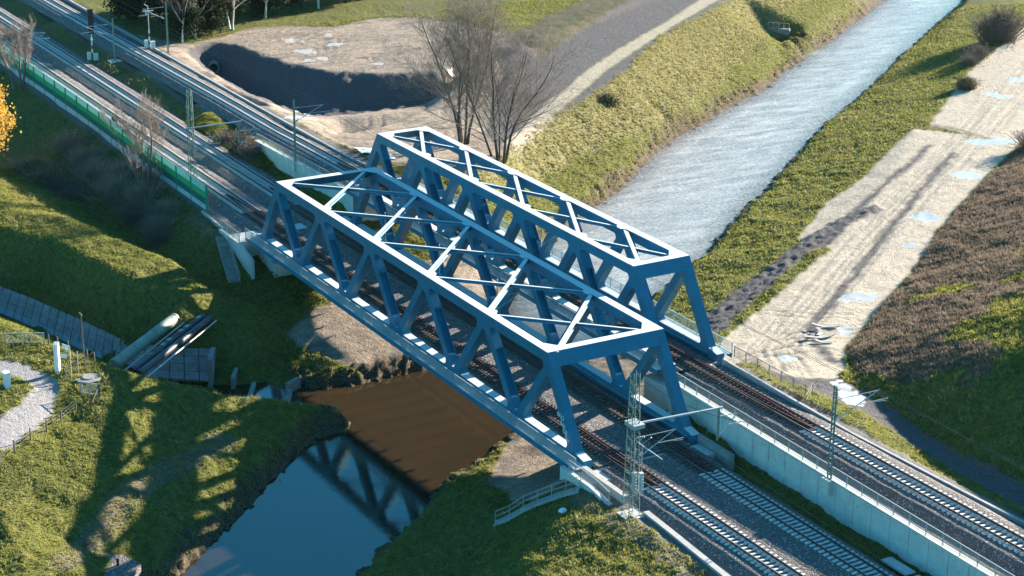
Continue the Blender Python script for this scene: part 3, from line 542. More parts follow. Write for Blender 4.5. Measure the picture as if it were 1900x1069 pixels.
def side_truss(root, L, Hh, y0, y1, o):
    """one truss plane; top nodes at i*L, bottom nodes at (i-.5)*L"""
    zt = Hh - 1.03; zb = .68; k = .79; hw = .54
    par = None
    top_n = lambda i: i * L; s = lambda i: (i - .5) * L
    zj = Hh - .72; z0j = .05     # where member centre lines meet
    def xdown(i, z): return top_n(i) + (zj - z) * (L / 2) / (zj - z0j)       # '\' member i -> bottom node i+1
    def xup(i, z): return top_n(i) - (zj - z) * (L / 2) / (zj - z0j)         # '/' member bottom node i -> top node i
    dn = []; upn = []
    for i in range(5):      # openings wide at the top
        zv = z0j + hw * (zj - z0j) / (L / 2)
        dn.append(rnd([(xdown(i, zt) + hw, zt), (s(i + 1), zv), (xup(i + 1, zt) - hw, zt)], [.42, .35, .42]))
    for i in range(6):      # openings wide at the bottom
        za = zj - hw * (zj - z0j) / (L / 2)
        A_, B_, C_ = (xup(i, zb) + hw, zb), (top_n(i), za), (xdown(i, zb) - hw, zb)
        if i in (0, 5):     # beside the end legs, whose outer edge leans more steeply
            sl_ = L / 2 / (zj - z0j); q = (-o - 1.15 + Hh * .634 - hw + zj * sl_) / (.634 + sl_)
            r_ = lambda z: -o + (Hh - z) * .634 - 1.15
            if i == 5: B_, C_ = (5 * L + r_(q), q), (5 * L + r_(zb), zb)
            else: A_, B_ = (-r_(zb), zb), (-r_(q), q)
        upn.append(rnd([A_, B_, C_], [.42, .4, .42]))
    c1, c2 = Hh - 3.0, 1.85
    legx = lambda z: (-o) + (Hh - z) * .634        # distance outwards of the end leg edge from the end node
    holes = [h for i in range(5) for h in (upn[i], dn[i])] + [upn[5]]
    po = [(-legx(c1), c1), (-legx(Hh), Hh), (5 * L + legx(Hh), Hh), (5 * L + legx(c1), c1)]
    for h in reversed(holes): po += clipchain(h, c1, True)
    top = MB().prism(po, y0, y1).build('side_truss', blue, root)
    pb = [(5 * L + legx(c2), c2), (5 * L + legx(zb + .1), zb + .1), (5 * L + legx(0) + .9, zb - .15), (5 * L + legx(0) + .9, -.75), (-legx(0) - .9, -.75), (-legx(0) - .9, zb - .15), (-legx(zb + .1), zb + .1), (-legx(c2), c2)]
    lo = []
    for h in holes: lo += clipchain(h, c2, False)[::-1]
    MB().prism(pb + lo, y0, y1).build('bottom_chord', blue, top)
    # members
    cf = lambda h, z: (lambda ch: (ch[-1][0], ch[0][0]))(clipchain(h, z, True))
    H1 = [cf(h, c1) for h in holes]; H2 = [(lambda ch: (ch[-1][0], ch[0][0]))(clipchain(h, c2, True)) for h in holes]
    lefts1 = [-legx(c1)] + [h[1] for h in H1]; rights1 = [h[0] for h in H1] + [5 * L + legx(c1)]
    lefts2 = [-legx(c2)] + [h[1] for h in H2]; rights2 = [h[0] for h in H2] + [5 * L + legx(c2)]
    for j in range(12):
        q = [(lefts2[j], c2), (rights2[j], c2), (rights1[j], c1), (lefts1[j], c1)]
        m = MB()
        if j % 2 == 1 and j < 11:      # '\' members are open H sections
            m.prism(q, y0, y0 + .05); m.prism(q, y1 - .05, y1)
            e = .49; g = lambda a, b2, f: a + (b2 - a) * f
            m.prism([(g(lefts2[j], rights2[j], e), c2), (g(lefts2[j], rights2[j], 1 - e), c2), (g(lefts1[j], rights1[j], 1 - e), c1), (g(lefts1[j], rights1[j], e), c1)], y0 + .05, y1 - .05)
        else: m.prism(q, y0, y1)
        m.build('diagonal', blue, top)
    return top
def railing(root, x0, x1, y, zf, h=1.1, mat=galv, name='railing', post=2.0, infill=True, yf=None, gap=.13):
    """handrail, posts and bar infill; zf gives the floor height along x"""
    yf = yf or (lambda x: y); n = max(1, round((x1 - x0) / post)); m = MB(); b2 = MB(); p3 = MB()
    P = [(x0 + (x1 - x0) * i / n) for i in range(n + 1)]
    for a, b in zip(P[:-1], P[1:]):
        m.bar((a, yf(a), zf(a) + h), (b, yf(b), zf(b) + h), .07, .06); m.bar((a, yf(a), zf(a) + .12), (b, yf(b), zf(b) + .12), .05, .04)
        if infill:
            k = int((b - a) / gap)
            for i in range(1, k):
                x = a + (b - a) * i / k; b2.bar((x, yf(x), zf(x) + .12), (x, yf(x), zf(x) + h - .03), .02, .02)
    r = m.build(name, mat, root)
    p3.bar((0, 0, 0), (0, 0, h), .07, .07); q = p3.build('post', mat, r)
    for i, x in enumerate(P):
        if i: q = q.copy(); COL.objects.link(q)
        q.location = (x, yf(x), zf(x))
    if infill: b2.build('bar_infill', mat, r)
    return r
def bridge(label, loc, th, sl, L, Wd, Hh, o, walks, drops=()):
    root = empty('truss_bridge', loc, th, label, 'bridge'); root.rotation_euler = (0, -sl if sl else 0, th)
    side_truss(root, L, Hh, 0, T_, o); side_truss(root, L, Hh, Wd - T_, Wd, o)
    le = .634
    for s in (-1, 1):
        # end portal: leaning beam between the two end legs
        e0 = (o if s < 0 else 5 * L - o); d = 1.22
        po = [(e0, Hh - .002), (e0 + s * d * le, Hh - d), (e0 + s * d * le - s * .5, Hh - d), (e0 - s * .95, Hh - .002)]
        MB().prism(po, T_ - .02, Wd - T_ + .02).build('portal_beam', blue, root)
        m = MB()
        for ya, yb_, sg in ((T_, T_ + 1.0, 1), (Wd - T_, Wd - T_ - 1.0, -1)):
            m.prism([(e0 - s * .9, ya), (e0 - s * 2.3, ya), (e0 - s * .9, yb_)], Hh - .06, Hh - .006, 'z')
        m.build('gusset_plate', blue, root)
    for i in range(1, 6):
        m = MB(); z = Hh - .09
        a = (i * L - .45, T_ - .05, z); b = ((i - 1) * L + .45, Wd - T_ + .05, z)
        m.bar(a, b, .42, .05); m.bar((a[0], a[1], z - .2), (b[0], b[1], z - .2), .05, .36); m.bar((a[0], a[1], z - .4), (b[0], b[1], z - .4), .36, .05)
        m.build('cross_brace', blue, root)
        m = MB(); z = Hh - .16
        a = ((i - 1) * L + .7, T_ - .05, z); b = (i * L - .7, Wd - T_ + .05, z)
        m.bar(a, b, .24, .05); m.bar((a[0], a[1], z - .15), (b[0], b[1], z - .15), .05, .28); m.bar((a[0], a[1], z - .3), (b[0], b[1], z - .3), .22, .04)
        m.build('wind_brace', blue, root)
        for yy, xx in ((T_, i * L), (Wd - T_, (i - 1) * L)):
            if 0 < xx < 5 * L:
                sg = 1 if yy == T_ else -1; w = .9
                MB().prism([(xx - w, yy - .02 * sg), (xx - .35, yy + .45 * sg), (xx + .35, yy + .45 * sg), (xx + w, yy - .02 * sg)], Hh - .055, Hh - .007, 'z').build('gusset_plate', blue, root)
    xa, xb = -.5 * L + .9, 5.5 * L - .9
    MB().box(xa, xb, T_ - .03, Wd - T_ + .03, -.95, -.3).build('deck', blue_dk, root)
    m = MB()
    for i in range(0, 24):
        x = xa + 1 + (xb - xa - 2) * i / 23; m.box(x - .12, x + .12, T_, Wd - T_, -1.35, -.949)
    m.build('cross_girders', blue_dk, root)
    m = MB()
    for yk in (T_ + .07, Wd - T_ - .07): m.box(xa, xb, yk - .05, yk + .05, -.31, .22)
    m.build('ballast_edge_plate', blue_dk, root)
    for side in walks:
        y0, y1 = (-1.15, -.02) if side < 0 else (Wd + .02, Wd + 1.15); yo = y0 if side < 0 else y1
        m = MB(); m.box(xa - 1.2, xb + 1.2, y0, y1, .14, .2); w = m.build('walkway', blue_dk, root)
        m = MB(); m.box(xa - 1.2, xb + 1.2, yo - .05, yo + .05, -.28, .24)
        for i in range(25):
            x = xa + (xb - xa) * i / 24; m.prism([(y0 if side < 0 else y1, .135), (y0 + .0 if side < 0 else y1, -.1), (0 if side < 0 else Wd, -.5), (0 if side < 0 else Wd, .135)], x - .04, x + .04, 'x')
        m.build('edge_girder', blue, w)
        railing(root, xa - 1.2, xb + 1.2, yo, lambda x: .22, 1.08, simple_rail, 'railing')
    for x, y, d1 in drops:
        m = MB(); m.tube([(x, y, Hh - .5), (x, y, 4.9)], .07, 6); m.tube([(x, y, 5.0), (x + .1, y + 2.6 * d1, 6.3)], .035, 5); m.tube([(x, y, 6.4), (x + .1, y + 2.6 * d1, 6.35)], .03, 5); m.tube([(x + .05, y + 1.3 * d1, 5.65), (x + .1, y + 3.1 * d1, 5.5)], .025, 5)
        m.build('catenary_bracket', galv, root)
    return root
simple_rail = galv
brA = bridge('wide blue steel truss bridge nearest the camera, carrying two tracks over the river', (0, 0, 0), 0, 0, 12.32, 12.64, 8.73, .53, (-1,), ((15.5, 6.5, -1), (28, 6.6, -1), (40.5, 6.5, 1)))
brB = bridge('narrow blue steel truss bridge carrying one track, behind the wide bridge', (-5.39, 15.69, 2.3), .018, -.007, 11.08, 6.8, 8.8, .376, (-1, 1), ((22, 1.2, 1), (36, 1.2, 1)))
# graffiti on the near end leg
gm = simple('white_spray_paint', (.8, .8, .8), .7, .05)
def text(body, size, mat, parent, mw, name='graffiti', ext=.004, **k):
    cu = bpy.data.curves.new(name, 'FONT'); cu.body = body; cu.size = size; cu.extrude = ext; cu.align_x = 'CENTER'; cu.align_y = 'CENTER'; cu.materials.append(mat)
    tmp = bpy.data.objects.new(name, cu); COL.objects.link(tmp); dg = bpy.context.evaluated_depsgraph_get(); me = bpy.data.meshes.new_from_object(tmp.evaluated_get(dg))
    bpy.data.objects.remove(tmp); ob = bpy.data.objects.new(name, me); COL.objects.link(ob); ob.parent = parent; ob.matrix_world = mw; return tag(ob, **k)
t_gm = text('OSR', .5, gm, brA, Matrix(), 'graffiti') if False else None
gr_ = [('8KO', 3.4, .62), ('Sep', 2.75, .6), ('CB', 2.15, .62), ('Oo', 1.6, .55)]
for s_, z_, sz in gr_:
    x_ = 61.6 - .53 + (8.73 - z_) * .634 - .95
    text(s_, sz, gm, brA, Matrix.Translation((x_, -.006, z_)) @ Matrix.Rotation(R(90), 4, 'X') @ Matrix.Rotation(R(-8), 4, 'Z'), 'graffiti')
# ------------------------------------------------------------------ abutments
def wall_obj(name, label, cat, segs, mat=concrete, group=None):
    root = empty(name, segs[0][0], 0, label, cat, group); o = Vector(root.location); return root, o
ab = MB(); ab.box(-8.8, -2.2, .2, 13.6, -7.5, -1.36); ab.box(-9.6, -6.15, -1.9, 13.6, -7.5, -.32)
ab.box(-2.2, -1.2, .2, 3.2, -7.5, -1.9)
o = ab.build('abutment', concrete, label='pale concrete abutment under the far left end of the wide truss bridge', cat='abutment')
w_ = MB().prism([(-12.2, -.32), (-6.1, -.32), (-2.2, -1.36), (-2.2, -6.5), (-7, -4.0), (-12.2, -1.6)], -2.25, -1.9).build('wing_wall', concrete, o)
text('CO', 1.7, simple('black_spray', (.02, .03, .035), .8), w_, Matrix.Translation((-1.1, .18, -3.6)) @ Matrix.Rotation(R(90), 4, 'X'), 'graffiti')
ab = MB(); ab.box(64.2, 69, .2, 13.6, -7.5, -1.36); ab.box(67.75, 70.2, -1.9, 13.6, -7.5, -.30); ab.box(66.2, 70.2, -2.2, .2, -7.5, -1.4)
o = ab.build('abutment', concrete, label='pale concrete abutment under the near right end of the wide truss bridge beside the boulder', cat='abutment')
MB().prism([(66.4, .05), (71.2, .05), (74.4, -.35), (74.4, -.9), (70.0, -7.0), (66.4, -7.0)], -1.75, -1.35).build('wing_wall', concrete, o)
MB().box(67.8, 74.6, -.35, .15, -1.2, .22).build('parapet', edge_c, o)
ab = MB(); ab.box(-16.5, -8.6, 15.3, 23.4, -7.5, .9); ab.build('abutment', concrete, label='concrete abutment under the far left end of the narrow truss bridge', cat='abutment')
ab = MB(); ab.box(53.2, 60.5, 16.0, 25.0, -7.5, .55); ab.build('abutment', concrete, label='concrete abutment under the near right end of the narrow truss bridge beside the sandy track', cat='abutment')
MB().box(67.2, 72.6, 12.4, 12.85, -1.2, .45).build('kerb_block', concrete_dk, label='short concrete parapet block at the foot of the far leg of the wide bridge', cat='parapet')
# retaining walls made of cast panels
def rwall(label, x0, x1, y, zt, zb, step=2.35, depth=.35):
    root = empty('retaining_wall', (x0, y, 0), 0, label, 'retaining wall', 'retaining walls between the two railway levels')
    n = int((x1 - x0) / step); ox, oy = x0, y
    for i in range(n):
        a = x0 + i * step + .03; b = a + step - .06; yy = y + (.0 if b > 66.5 or x1 < 0 else .45)
        MB().prism([(a - ox, zb(a)), (b - ox, zb(b)), (b - ox, zt(b)), (a - ox, zt(a))], yy - oy, yy - oy + depth).build('panel', concrete, root)
    MB().prism([(0, zb(x0) - .1), (n * step, zb(x1) - .1), (n * step, zt(x1) - .03), (0, zt(x0) - .03)], .05 if x1 < 0 else .5, .9).build('backing', concrete_dk, root)
    m = MB(); m.prism([(0, zt(x0) + .002), (n * step, zt(x1) + .002), (n * step, zt(x1) + .16), (0, zt(x0) + .16)], -.08, .55).build('coping', concrete, root)
    return root
zwr = lambda x: 2.55 - (x - 60) * .010
rw1 = rwall('long pale concrete retaining wall of upright panels right of the wide bridge, below the railing', 59, 150, 14.45, zwr, lambda x: -1.6)
zwl = lambda x: 2.3 + min(0, (x + 9)) * .025
rw2 = rwall('pale concrete retaining wall with a rounded end left of the wide bridge', -40.4, -8.5, 14.65, zwl, lambda x: max(-1.6, .9 - (x + 40.4) * .45))
r_ = railing(None, 60, 150, 14.6, lambda x: zwr(x) + .16, 1.05, galv, 'railing'); tag(r_, 'long grey bar railing on top of the retaining wall of upright panels at lower right', 'railing')
r_ = railing(None, -40.1, -8.8, 14.8, lambda x: zwl(x) + .16, 1.0, galv, 'railing', post=2.2, gap=.16); tag(r_, 'grey bar railing on top of the rounded retaining wall left of the wide bridge', 'railing')
fzr = lambda x: 2.35 - (x - 58) * .012
r_ = railing(None, 57.2, 68.2, 24.1, fzr, 1.15, simple('brown_grey_steel', (.22, .19, .18), .6), 'railing', yf=lambda x: 23.9 + (x - 57) * .02); tag(r_, 'bar railing beside the sandy ground at the right end of the narrow bridge', 'railing')
r_ = railing(None, 67.6, 74.2, -1.55, lambda x: .08 if x < 71.2 else .08 - (x - 71.2) * .11, 1.0, galv, 'railing'); tag(r_, 'bar railing on the abutment wing wall in front of the tall lattice mast', 'railing')
r_ = railing(None, -12.0, -6.2, -2.05, lambda x: -.3, 1.2, galv, 'railing', post=1.9); tag(r_, 'bar railing on the wing wall beside the stairs at the far left end', 'railing')
m = MB()
P_ = [(68.4, 24.1), (66.2, 26.6), (69.0, 27.4), (71.0, 25.2)]
for (a, b), (c_, d_) in zip(P_[:-1], P_[1:]):
    for hh in (1.1, .6): m.bar((a, b, 1.25 + hh), (c_, d_, 1.25 + hh), .05, .05)
rg = m.build('guard_rail', simple('brown_grey_steel2', (.25, .21, .20), .6), label='small angular guard rail round a landing by the sand', cat='guard rail')
m = MB()
for a, b in P_: m.bar((a, b, 1.0), (a, b, 2.35), .06, .06)
m.build('post', rg.data.materials[0], rg)
# concrete edging strips
def strip(name, pts, w, h, mat, label, cat='kerb', wall=0.):
    m = MB()
    for p, q in zip(pts[:-1], pts[1:]): m.bar((p[0], p[1], p[2] + h / 2 - wall / 2), (q[0], q[1], q[2] + h / 2 - wall / 2), w, h + wall)
    return m.build(name, mat, label=label, cat=cat)
strip('kerb', [(-300, 22.6, 1.2), (-110, 22.7, 1.15), (-60, 22.6, 1.2), (-26, 22.1, 1.7), (-13, 23.0, 2.0)], .3, .2, edge_c, 'long pale concrete edge beside the farthest track at upper left', wall=.3)
strip('kerb', [(56.6, 23.1, 1.85), (61, 22.9, 1.8), (69, 23.1, 1.65), (76, 23.6, 1.25), (90, 24.2, 1.2), (110, 25.4, 1.1), (180, 28, 1.0)], .28, .3, edge_c, 'long pale concrete edge between the farthest track and the grass strip at right', wall=.6)
strip('kerb', [(-20.2, -1.2, -.5), (-12.2, -1.6, -.45)], .3, .14, edge_c, 'short concrete kerb between the end of the noise barrier and the stairs', wall=.3)
strip('kerb', [(77.1, .3, -.4), (81, .1, -.42), (90, -.5, -.42), (110, -1.2, -.42), (180, -2, -.42)], .55, .14, edge_c, 'flat slabs of concrete edging beside the nearest track at lower right', wall=.2)
m = MB(); m.box(93.5, 96.5, 12.3, 13.4, -.52, -.40); m.box(97.0, 98.4, 12.5, 13.3, -.52, -.40); m.box(98.6, 100.4, 12.4, 13.2, -.52, -.41)
m.build('cable_cover', concrete, label='pale concrete cable covers on the ground at the foot of the retaining wall', cat='slab')
# ------------------------------------------------------------------ noise barrier
gl = NT('pale_green_glass'); gl.col((.45, .75, .66)); gl.p(Roughness=.18, Alpha=.78); gl = gl.m
def bandmat(n, c): 
    t = NT(n); w = t.n.new('ShaderNodeTexWave'); w.bands_direction = 'Z'; w.inputs['Scale'].default_value = 3.2; t.k(t.pos, w.inputs['Vector']); t.col(t.mix(t.rng(w.outputs['Fac'], .1, .5, .3, 0), c, (.01, .03, .02))); t.p(Roughness=.45); return t.m
gA = bandmat('leaf_green_panel', (.02, .42, .15)); gB = bandmat('dark_green_panel', (.002, .14, .13)); gP = simple('green_post', (.03, .28, .17), .5, .1)
yn = lambda x: -.45 + (.35 if x < -45 else 0) * min(1, max(0, (-45 - x) / 25))
root = empty('noise_barrier', (-20.4, -.45, -.7), 0, 'long striped green noise barrier beside the nearest track at upper left', 'noise barrier')
O = Vector(root.location); posts = [-20.4]; 
while posts[-1] > -175: posts.append(posts[-1] - 5.1)
def band(name, z0, z1, th, mat, zb=None):
    m = MB()
    for b, a in zip(posts[:-1], posts[1:]):
        y0 = yn(a); y1 = yn(b)
        vs = [(a, y0 - th, z0), (b, y1 - th, z0), (b, y1 + th, z0), (a, y0 + th, z0), (a, y0 - th, z1), (b, y1 - th, z1), (b, y1 + th, z1), (a, y0 + th, z1)]
        m.add([Vector(v) - O for v in vs], [(0, 1, 2, 3), (4, 5, 6, 7), (0, 1, 5, 4), (1, 2, 6, 5), (2, 3, 7, 6), (3, 0, 4, 7)])
    return m.build(name, mat, root)
band('concrete_base', -1.6, .12, .09, concrete); band('dark_green_panels', .122, .98, .06, gB); band('green_panels', .982, 1.80, .06, gA); band('clear_panels', 1.802, 2.66, .025, gl)
for x in posts:
    m = MB(); y = yn(x); m.box(x - .09 - O.x, x + .09 - O.x, y - .14 - O.y, y + .14 - O.y, -.6 - O.z - .7, 2.72 - O.z); m.build('post', gP, root)
m = MB()
for b, a in zip(posts[:-1], posts[1:]): m.bar(Vector((a, yn(a), 2.69)) - O, Vector((b, yn(b), 2.69)) - O, .10, .05)
m.build('top_rail', galv, root)
# ------------------------------------------------------------------ overhead line masts
def lattice(m, x, y, z0, z1, w0, w1, n, t=.075):
    """four angle legs with zigzag lacing on every face"""
    def c(k, f): w = (w0 + (w1 - w0) * f) / 2; return Vector((x + (w if k in (0, 1) else -w), y + (w if k in (1, 2) else -w), z0 + (z1 - z0) * f))
    for k in range(4): m.bar(c(k, 0), c(k, 1), t, t)
    for i in range(n):
        for k in range(4):
            j = (k + 1) % 4; a, b = (k, j) if i % 2 else (j, k); m.bar(c(a, i / n), c(b, (i + 1) / n), .035, .035)
            if i % 4 == 0: m.bar(c(k, i / n), c(j, i / n), .04, .04)
def ladder(m, x, y, z0, z1, w0, w1, n, t=.09):
    """two channels joined by battens"""
    for s in (-1, 1): m.bar((x + s * w0 / 2, y, z0), (x + s * w1 / 2, y, z1), t, .13, (0, 1, 0))
    for i in range(n + 1):
        f = i / n; w = w0 + (w1 - w0) * f; z = z0 + (z1 - z0) * f; m.box(x - w / 2, x + w / 2, y - .05, y + .05, z - .07, z + .07)
def cantilever(parent, o, x, ym, z, ye, d=1):
    """tubes from the mast at ym out over the track to ye: top tie, strut, registration arm, dropper"""
    m = MB(); s = 1 if ye > ym else -1; L = abs(ye - ym)
    P = lambda a, b, dx=0: Vector((x + dx, ym + s * a, b)) - o
    m.tube([P(0, z + 1.9), P(L * .9, z + 1.85)], .035, 6); m.tube([P(.1, z), P(L * .92, z + 1.9)], .045, 6)
    m.tube([P(L * .52, z + .95), P(L * 1.12, z + .9)], .035, 6); m.tube([P(L * .75, z + .9), P(L * 1.1, z + .72)], .02, 5)
    m.tube([P(0, z + 1.9), P(.7, z + 1.9)], .06, 8); m.tube([P(.1, z), P(.55, z + .5)], .07, 8)
    return m.build('cantilever', galv, parent)
def mast(label, x, y, z0, z1, kind, w0, w1, n, arms, base=None, extra=None):
    root = empty('overhead_line_mast', (x, y, z0), 0, label, 'mast', 'overhead line masts along the railway'); o = Vector(root.location)
    m = MB(); (lattice if kind == 'lattice' else ladder)(m, 0, 0, .05, z1 - z0, w0, w1, n); m.build('lattice_post', green_st, root)
    b = base or .45; m = MB(); m.box(-b - .05, b + .05, -b, b, -1.2, .12); m.build('concrete_foot', concrete, root)
    for (ax, ay, az, ae) in arms: cantilever(root, o, ax, ay, az, ae)
    if extra: extra(root, o)
    return root
def boomA(root, o):
    m = MB(); m.tube([Vector((76.75, -.6, 7.95)) - o, Vector((76.75, 8.1, 7.6)) - o], .11, 8); m.build('boom', galv, root)
    m = MB(); m.bar(Vector((76.75, 7.75, 7.7)) - o, Vector((76.75, 7.75, 4.6)) - o, .15, .15); m.build('drop_post', green_st, root)
    m = MB()
    for dx, dy in ((.55, -.1), (.9, .35)):
        for k in range(6): m.box(76.7 + dx - .17 - o.x, 76.7 + dx + .17 - o.x, -1 + dy - .17 - o.y, -1 + dy + .17 - o.y, 2.0 + k * .3 - o.z, 2.26 + k * .3 - o.z)
    m.build('tension_weights', concrete, root)
    m = MB()
    for dx, dy in ((.55, -.1), (.9, .35)):
        m.tube([Vector((76.7 + dx, -1 + dy, 3.9)) - o, Vector((76.7 + dx, -1 + dy, 6.4)) - o, Vector((77.4 + dx, -.6 + dy, 7.2)) - o], .03, 5)
    m.tube([Vector((77.0, -.8, 6.4)) - o, Vector((79.4, .2, 5.5)) - o], .05, 6)
    m.build('tension_rod', galv, root)
    m = MB(); m.box(76.0 - o.x, 77.5 - o.x, -1.45 - o.y, -.35 - o.y, 7.75 - o.z, 8.1 - o.z); m.build('clamp', galv, root)
mast('tall green lattice mast with a long boom and concrete weights beside the nearest track', 76.7, -1.0, -.55, 12.6, 'lattice', 1.05, .55, 26, [(76.7, -.6, 4.7, 3.7), (76.75, 7.75, 4.9, 9.9)], .85, boomA)
def boomB(root, o):
    m = MB(); m.tube([Vector((-27, -.5, 8.4)) - o, Vector((-27, 7.3, 8.45)) - o], .10, 8); m.build('boom', galv, root)
    m = MB(); m.bar(Vector((-27, 6.9, 8.5)) - o, Vector((-27, 6.9, 5.6)) - o, .15, .15); m.build('drop_post', green_st, root)
mast('tall green lattice mast with a horizontal boom, behind the end of the green noise barrier', -27, .35, -.5, 13.4, 'lattice', .8, .5, 26, [(-27, .5, 5.1, 3.9), (-27, 6.9, 5.3, 10)], .6, boomB)
mast('slim lattice mast on the rounded retaining wall beside the farthest track', -27.3, 14.75, 1.9, 10.3, 'ladder', .42, .3, 18, [(-27.3, 14.8, 7.3, 19.3)])
mast('lattice mast on the sandy bank beyond the farthest track at upper left', -98, 24.0, .6, 9.1, 'ladder', .55, .32, 16, [(-98, 23.6, 6.6, 19.8)], .7)
mast('slim mast standing on a concrete block on the vegetated slope at upper left', -99, 15.3, .3, 7.2, 'ladder', .4, .3, 14, [(-99, 14.6, 4.5, 10.4)], .9)
mast('slim mast between the green noise barrier and the nearest track at far left', -99, 1.2, -.3, 7.3, 'ladder', .36, .26, 14, [(-99, 1.4, 4.3, 4.6)], .4)
mast('green lattice mast standing on the long retaining wall at lower right', 84, 14.35, 2.35, 10.9, 'ladder', .46, .3, 18, [(84, 14.5, 7.8, 19.6)])
mast('slim lattice mast on the retaining wall beyond the right picture edge', 140, 14.35, 1.8, 10.2, 'ladder', .46, .3, 18, [(140, 14.5, 7.2, 20.5)])
# ------------------------------------------------------------------ wires
wm = simple('copper_wire', (.10, .09, .08), .5, .1)
def wire(label, pts, r=.018, sag=0.):
    m = MB()
    for p, q in zip(pts[:-1], pts[1:]):
        n = 10; P = [(p[0] + (q[0] - p[0]) * i / n, p[1] + (q[1] - p[1]) * i / n, p[2] + (q[2] - p[2]) * i / n - sag * 4 * (i / n) * (1 - i / n)) for i in range(n + 1)]
        m.tube(P, r, 4)
    o = m.build('overhead_wire', wm, label=label, cat='wire', group='overhead wires above the tracks'); return o
wire('thin contact wire hanging above the nearest track', [(-170, 3.5, 5.6), (-99, 3.7, 5.5), (-27, 3.4, 5.7), (15.5, 3.7, 5.5), (40, 3.4, 5.5), (76.7, 3.7, 5.5), (150, 3.5, 5.6)])
wire('sagging carrier wire above the nearest track', [(-170, 3.5, 7.2), (-99, 3.7, 6.3), (-27, 3.4, 7.1), (15.5, 3.7, 6.6), (40, 3.4, 6.6), (76.7, 3.6, 6.6), (150, 3.5, 7.)], .018, .5)
wire('thin contact wire hanging above the middle track', [(-170, 9.7, 5.6), (-99, 9.9, 5.5), (-27, 9.5, 5.9), (15.5, 9.8, 5.5), (40, 9.5, 5.5), (76.7, 9.7, 5.7), (150, 9.6, 5.6)])
wire('thin contact wire hanging above the farthest track', [(-170, 18.9, 8.4), (-98, 18.7, 7.6), (-27.3, 18.9, 8.7), (10, 19.6, 7.7), (84, 20.7, 8.5), (140, 21.6, 8.1)])
wire('carrier wire above the farthest track, sagging between the masts', [(-170, 18.9, 9.9), (-98, 19.2, 8.4), (-27.3, 18.7, 9.6), (10, 19.6, 8.9), (84, 19.3, 9.6), (140, 21.2, 9.0)], .018, .5)
wire('feeder wire tied to the top of the tall mast beside the nearest track', [(76.7, -1, 12.4), (84.8, 5, 9.9), (150, 9, 8)], .022, .8)
wire('feeder wire running out from the mast on the long retaining wall', [(84, 19, 9.6), (88, 20.6, 8.6), (150, 24, 7.4)], .018, .6)
# ------------------------------------------------------------------ signals
wht = simple('white_enamel', (.75, .76, .75), .5, .08); red = simple('red_enamel', (.5, .02, .04), .5, .05); blk = simple('black_enamel', (.012, .013, .015), .6, .1); yel = simple('yellow_cover', (.65, .40, .10), .7, .1); pal = simple('cabinet_grey', (.55, .62, .62), .5, .08)
def signal(label, x, y, z, h, board):
    root = empty('railway_signal', (x, y, z), 0, label, 'signal', 'railway signals')
    m = MB(); m.tube([(0, 0, 1.2), (0, 0, h)], .07, 8); m.build('pole', galv, root)
    m = MB(); 
    m.box(-.10, .10, -.10, .10, 1.55, 2.1); m.box(-.10, .10, -.10, .10, 2.7, 3.25); m.build('white_bands', wht, root); m = MB(); m.box(-.10, .10, -.10, .10, 2.1, 2.7); m.build('red_band', red, root)
    if board:
        m = MB(); m.box(-.1, .22, -.42, .42, h - 4.0, h); m.build('signal_head', blk, root)
        m = MB(); m.tube([(0, 0, 3.5), (0, 0, 3.9)], .16, 8); m.build('white_lamp', wht, root)
    else:
        m = MB(); m.tube([(0, 0, h - .1), (0, -.6, h + .3), (0, -.2, h + .8)], .05, 6); m.box(-.15, .15, -.9, .9, h - .9, h - .8); m.box(-.06, .06, -.5, -.2, h - 1.6, h - .9); m.build('signal_bracket', galv, root)
    m = MB(); m.box(-.1, .35, .15, .85, .2, 1.35); m.build('cabinet', pal, root); m = MB(); m.box(-.5, -.1, -.75, -.2, .3, 1.55); m.build('cabinet', pal, root)
    m = MB(); m.box(-.4, .3, -1.2, -.8, -.1, .12); m.build('cable_box', yel, root)
    return root
signal('tall signal with a long black head on a red and white pole', -102.8, 12.9, -.3, 8.6, True)
signal('signal seen from behind on a red and white pole beyond the farthest track', -101, 22.0, 1.1, 7.2, False)
root = empty('dwarf_signal', (-58.5, 1.0, -.4), 0, 'small black signal box on a short post beside the nearest track', 'signal'); m = MB(); m.tube([(0, 0, 0), (0, 0, 2.0)], .05, 6); m.build('pole', galv, root); m = MB(); m.box(-.2, .2, -.35, .35, 1.9, 2.8); m.box(-.3, .3, -.4, .4, 2.8, 2.86); m.build('signal_head', blk, root)
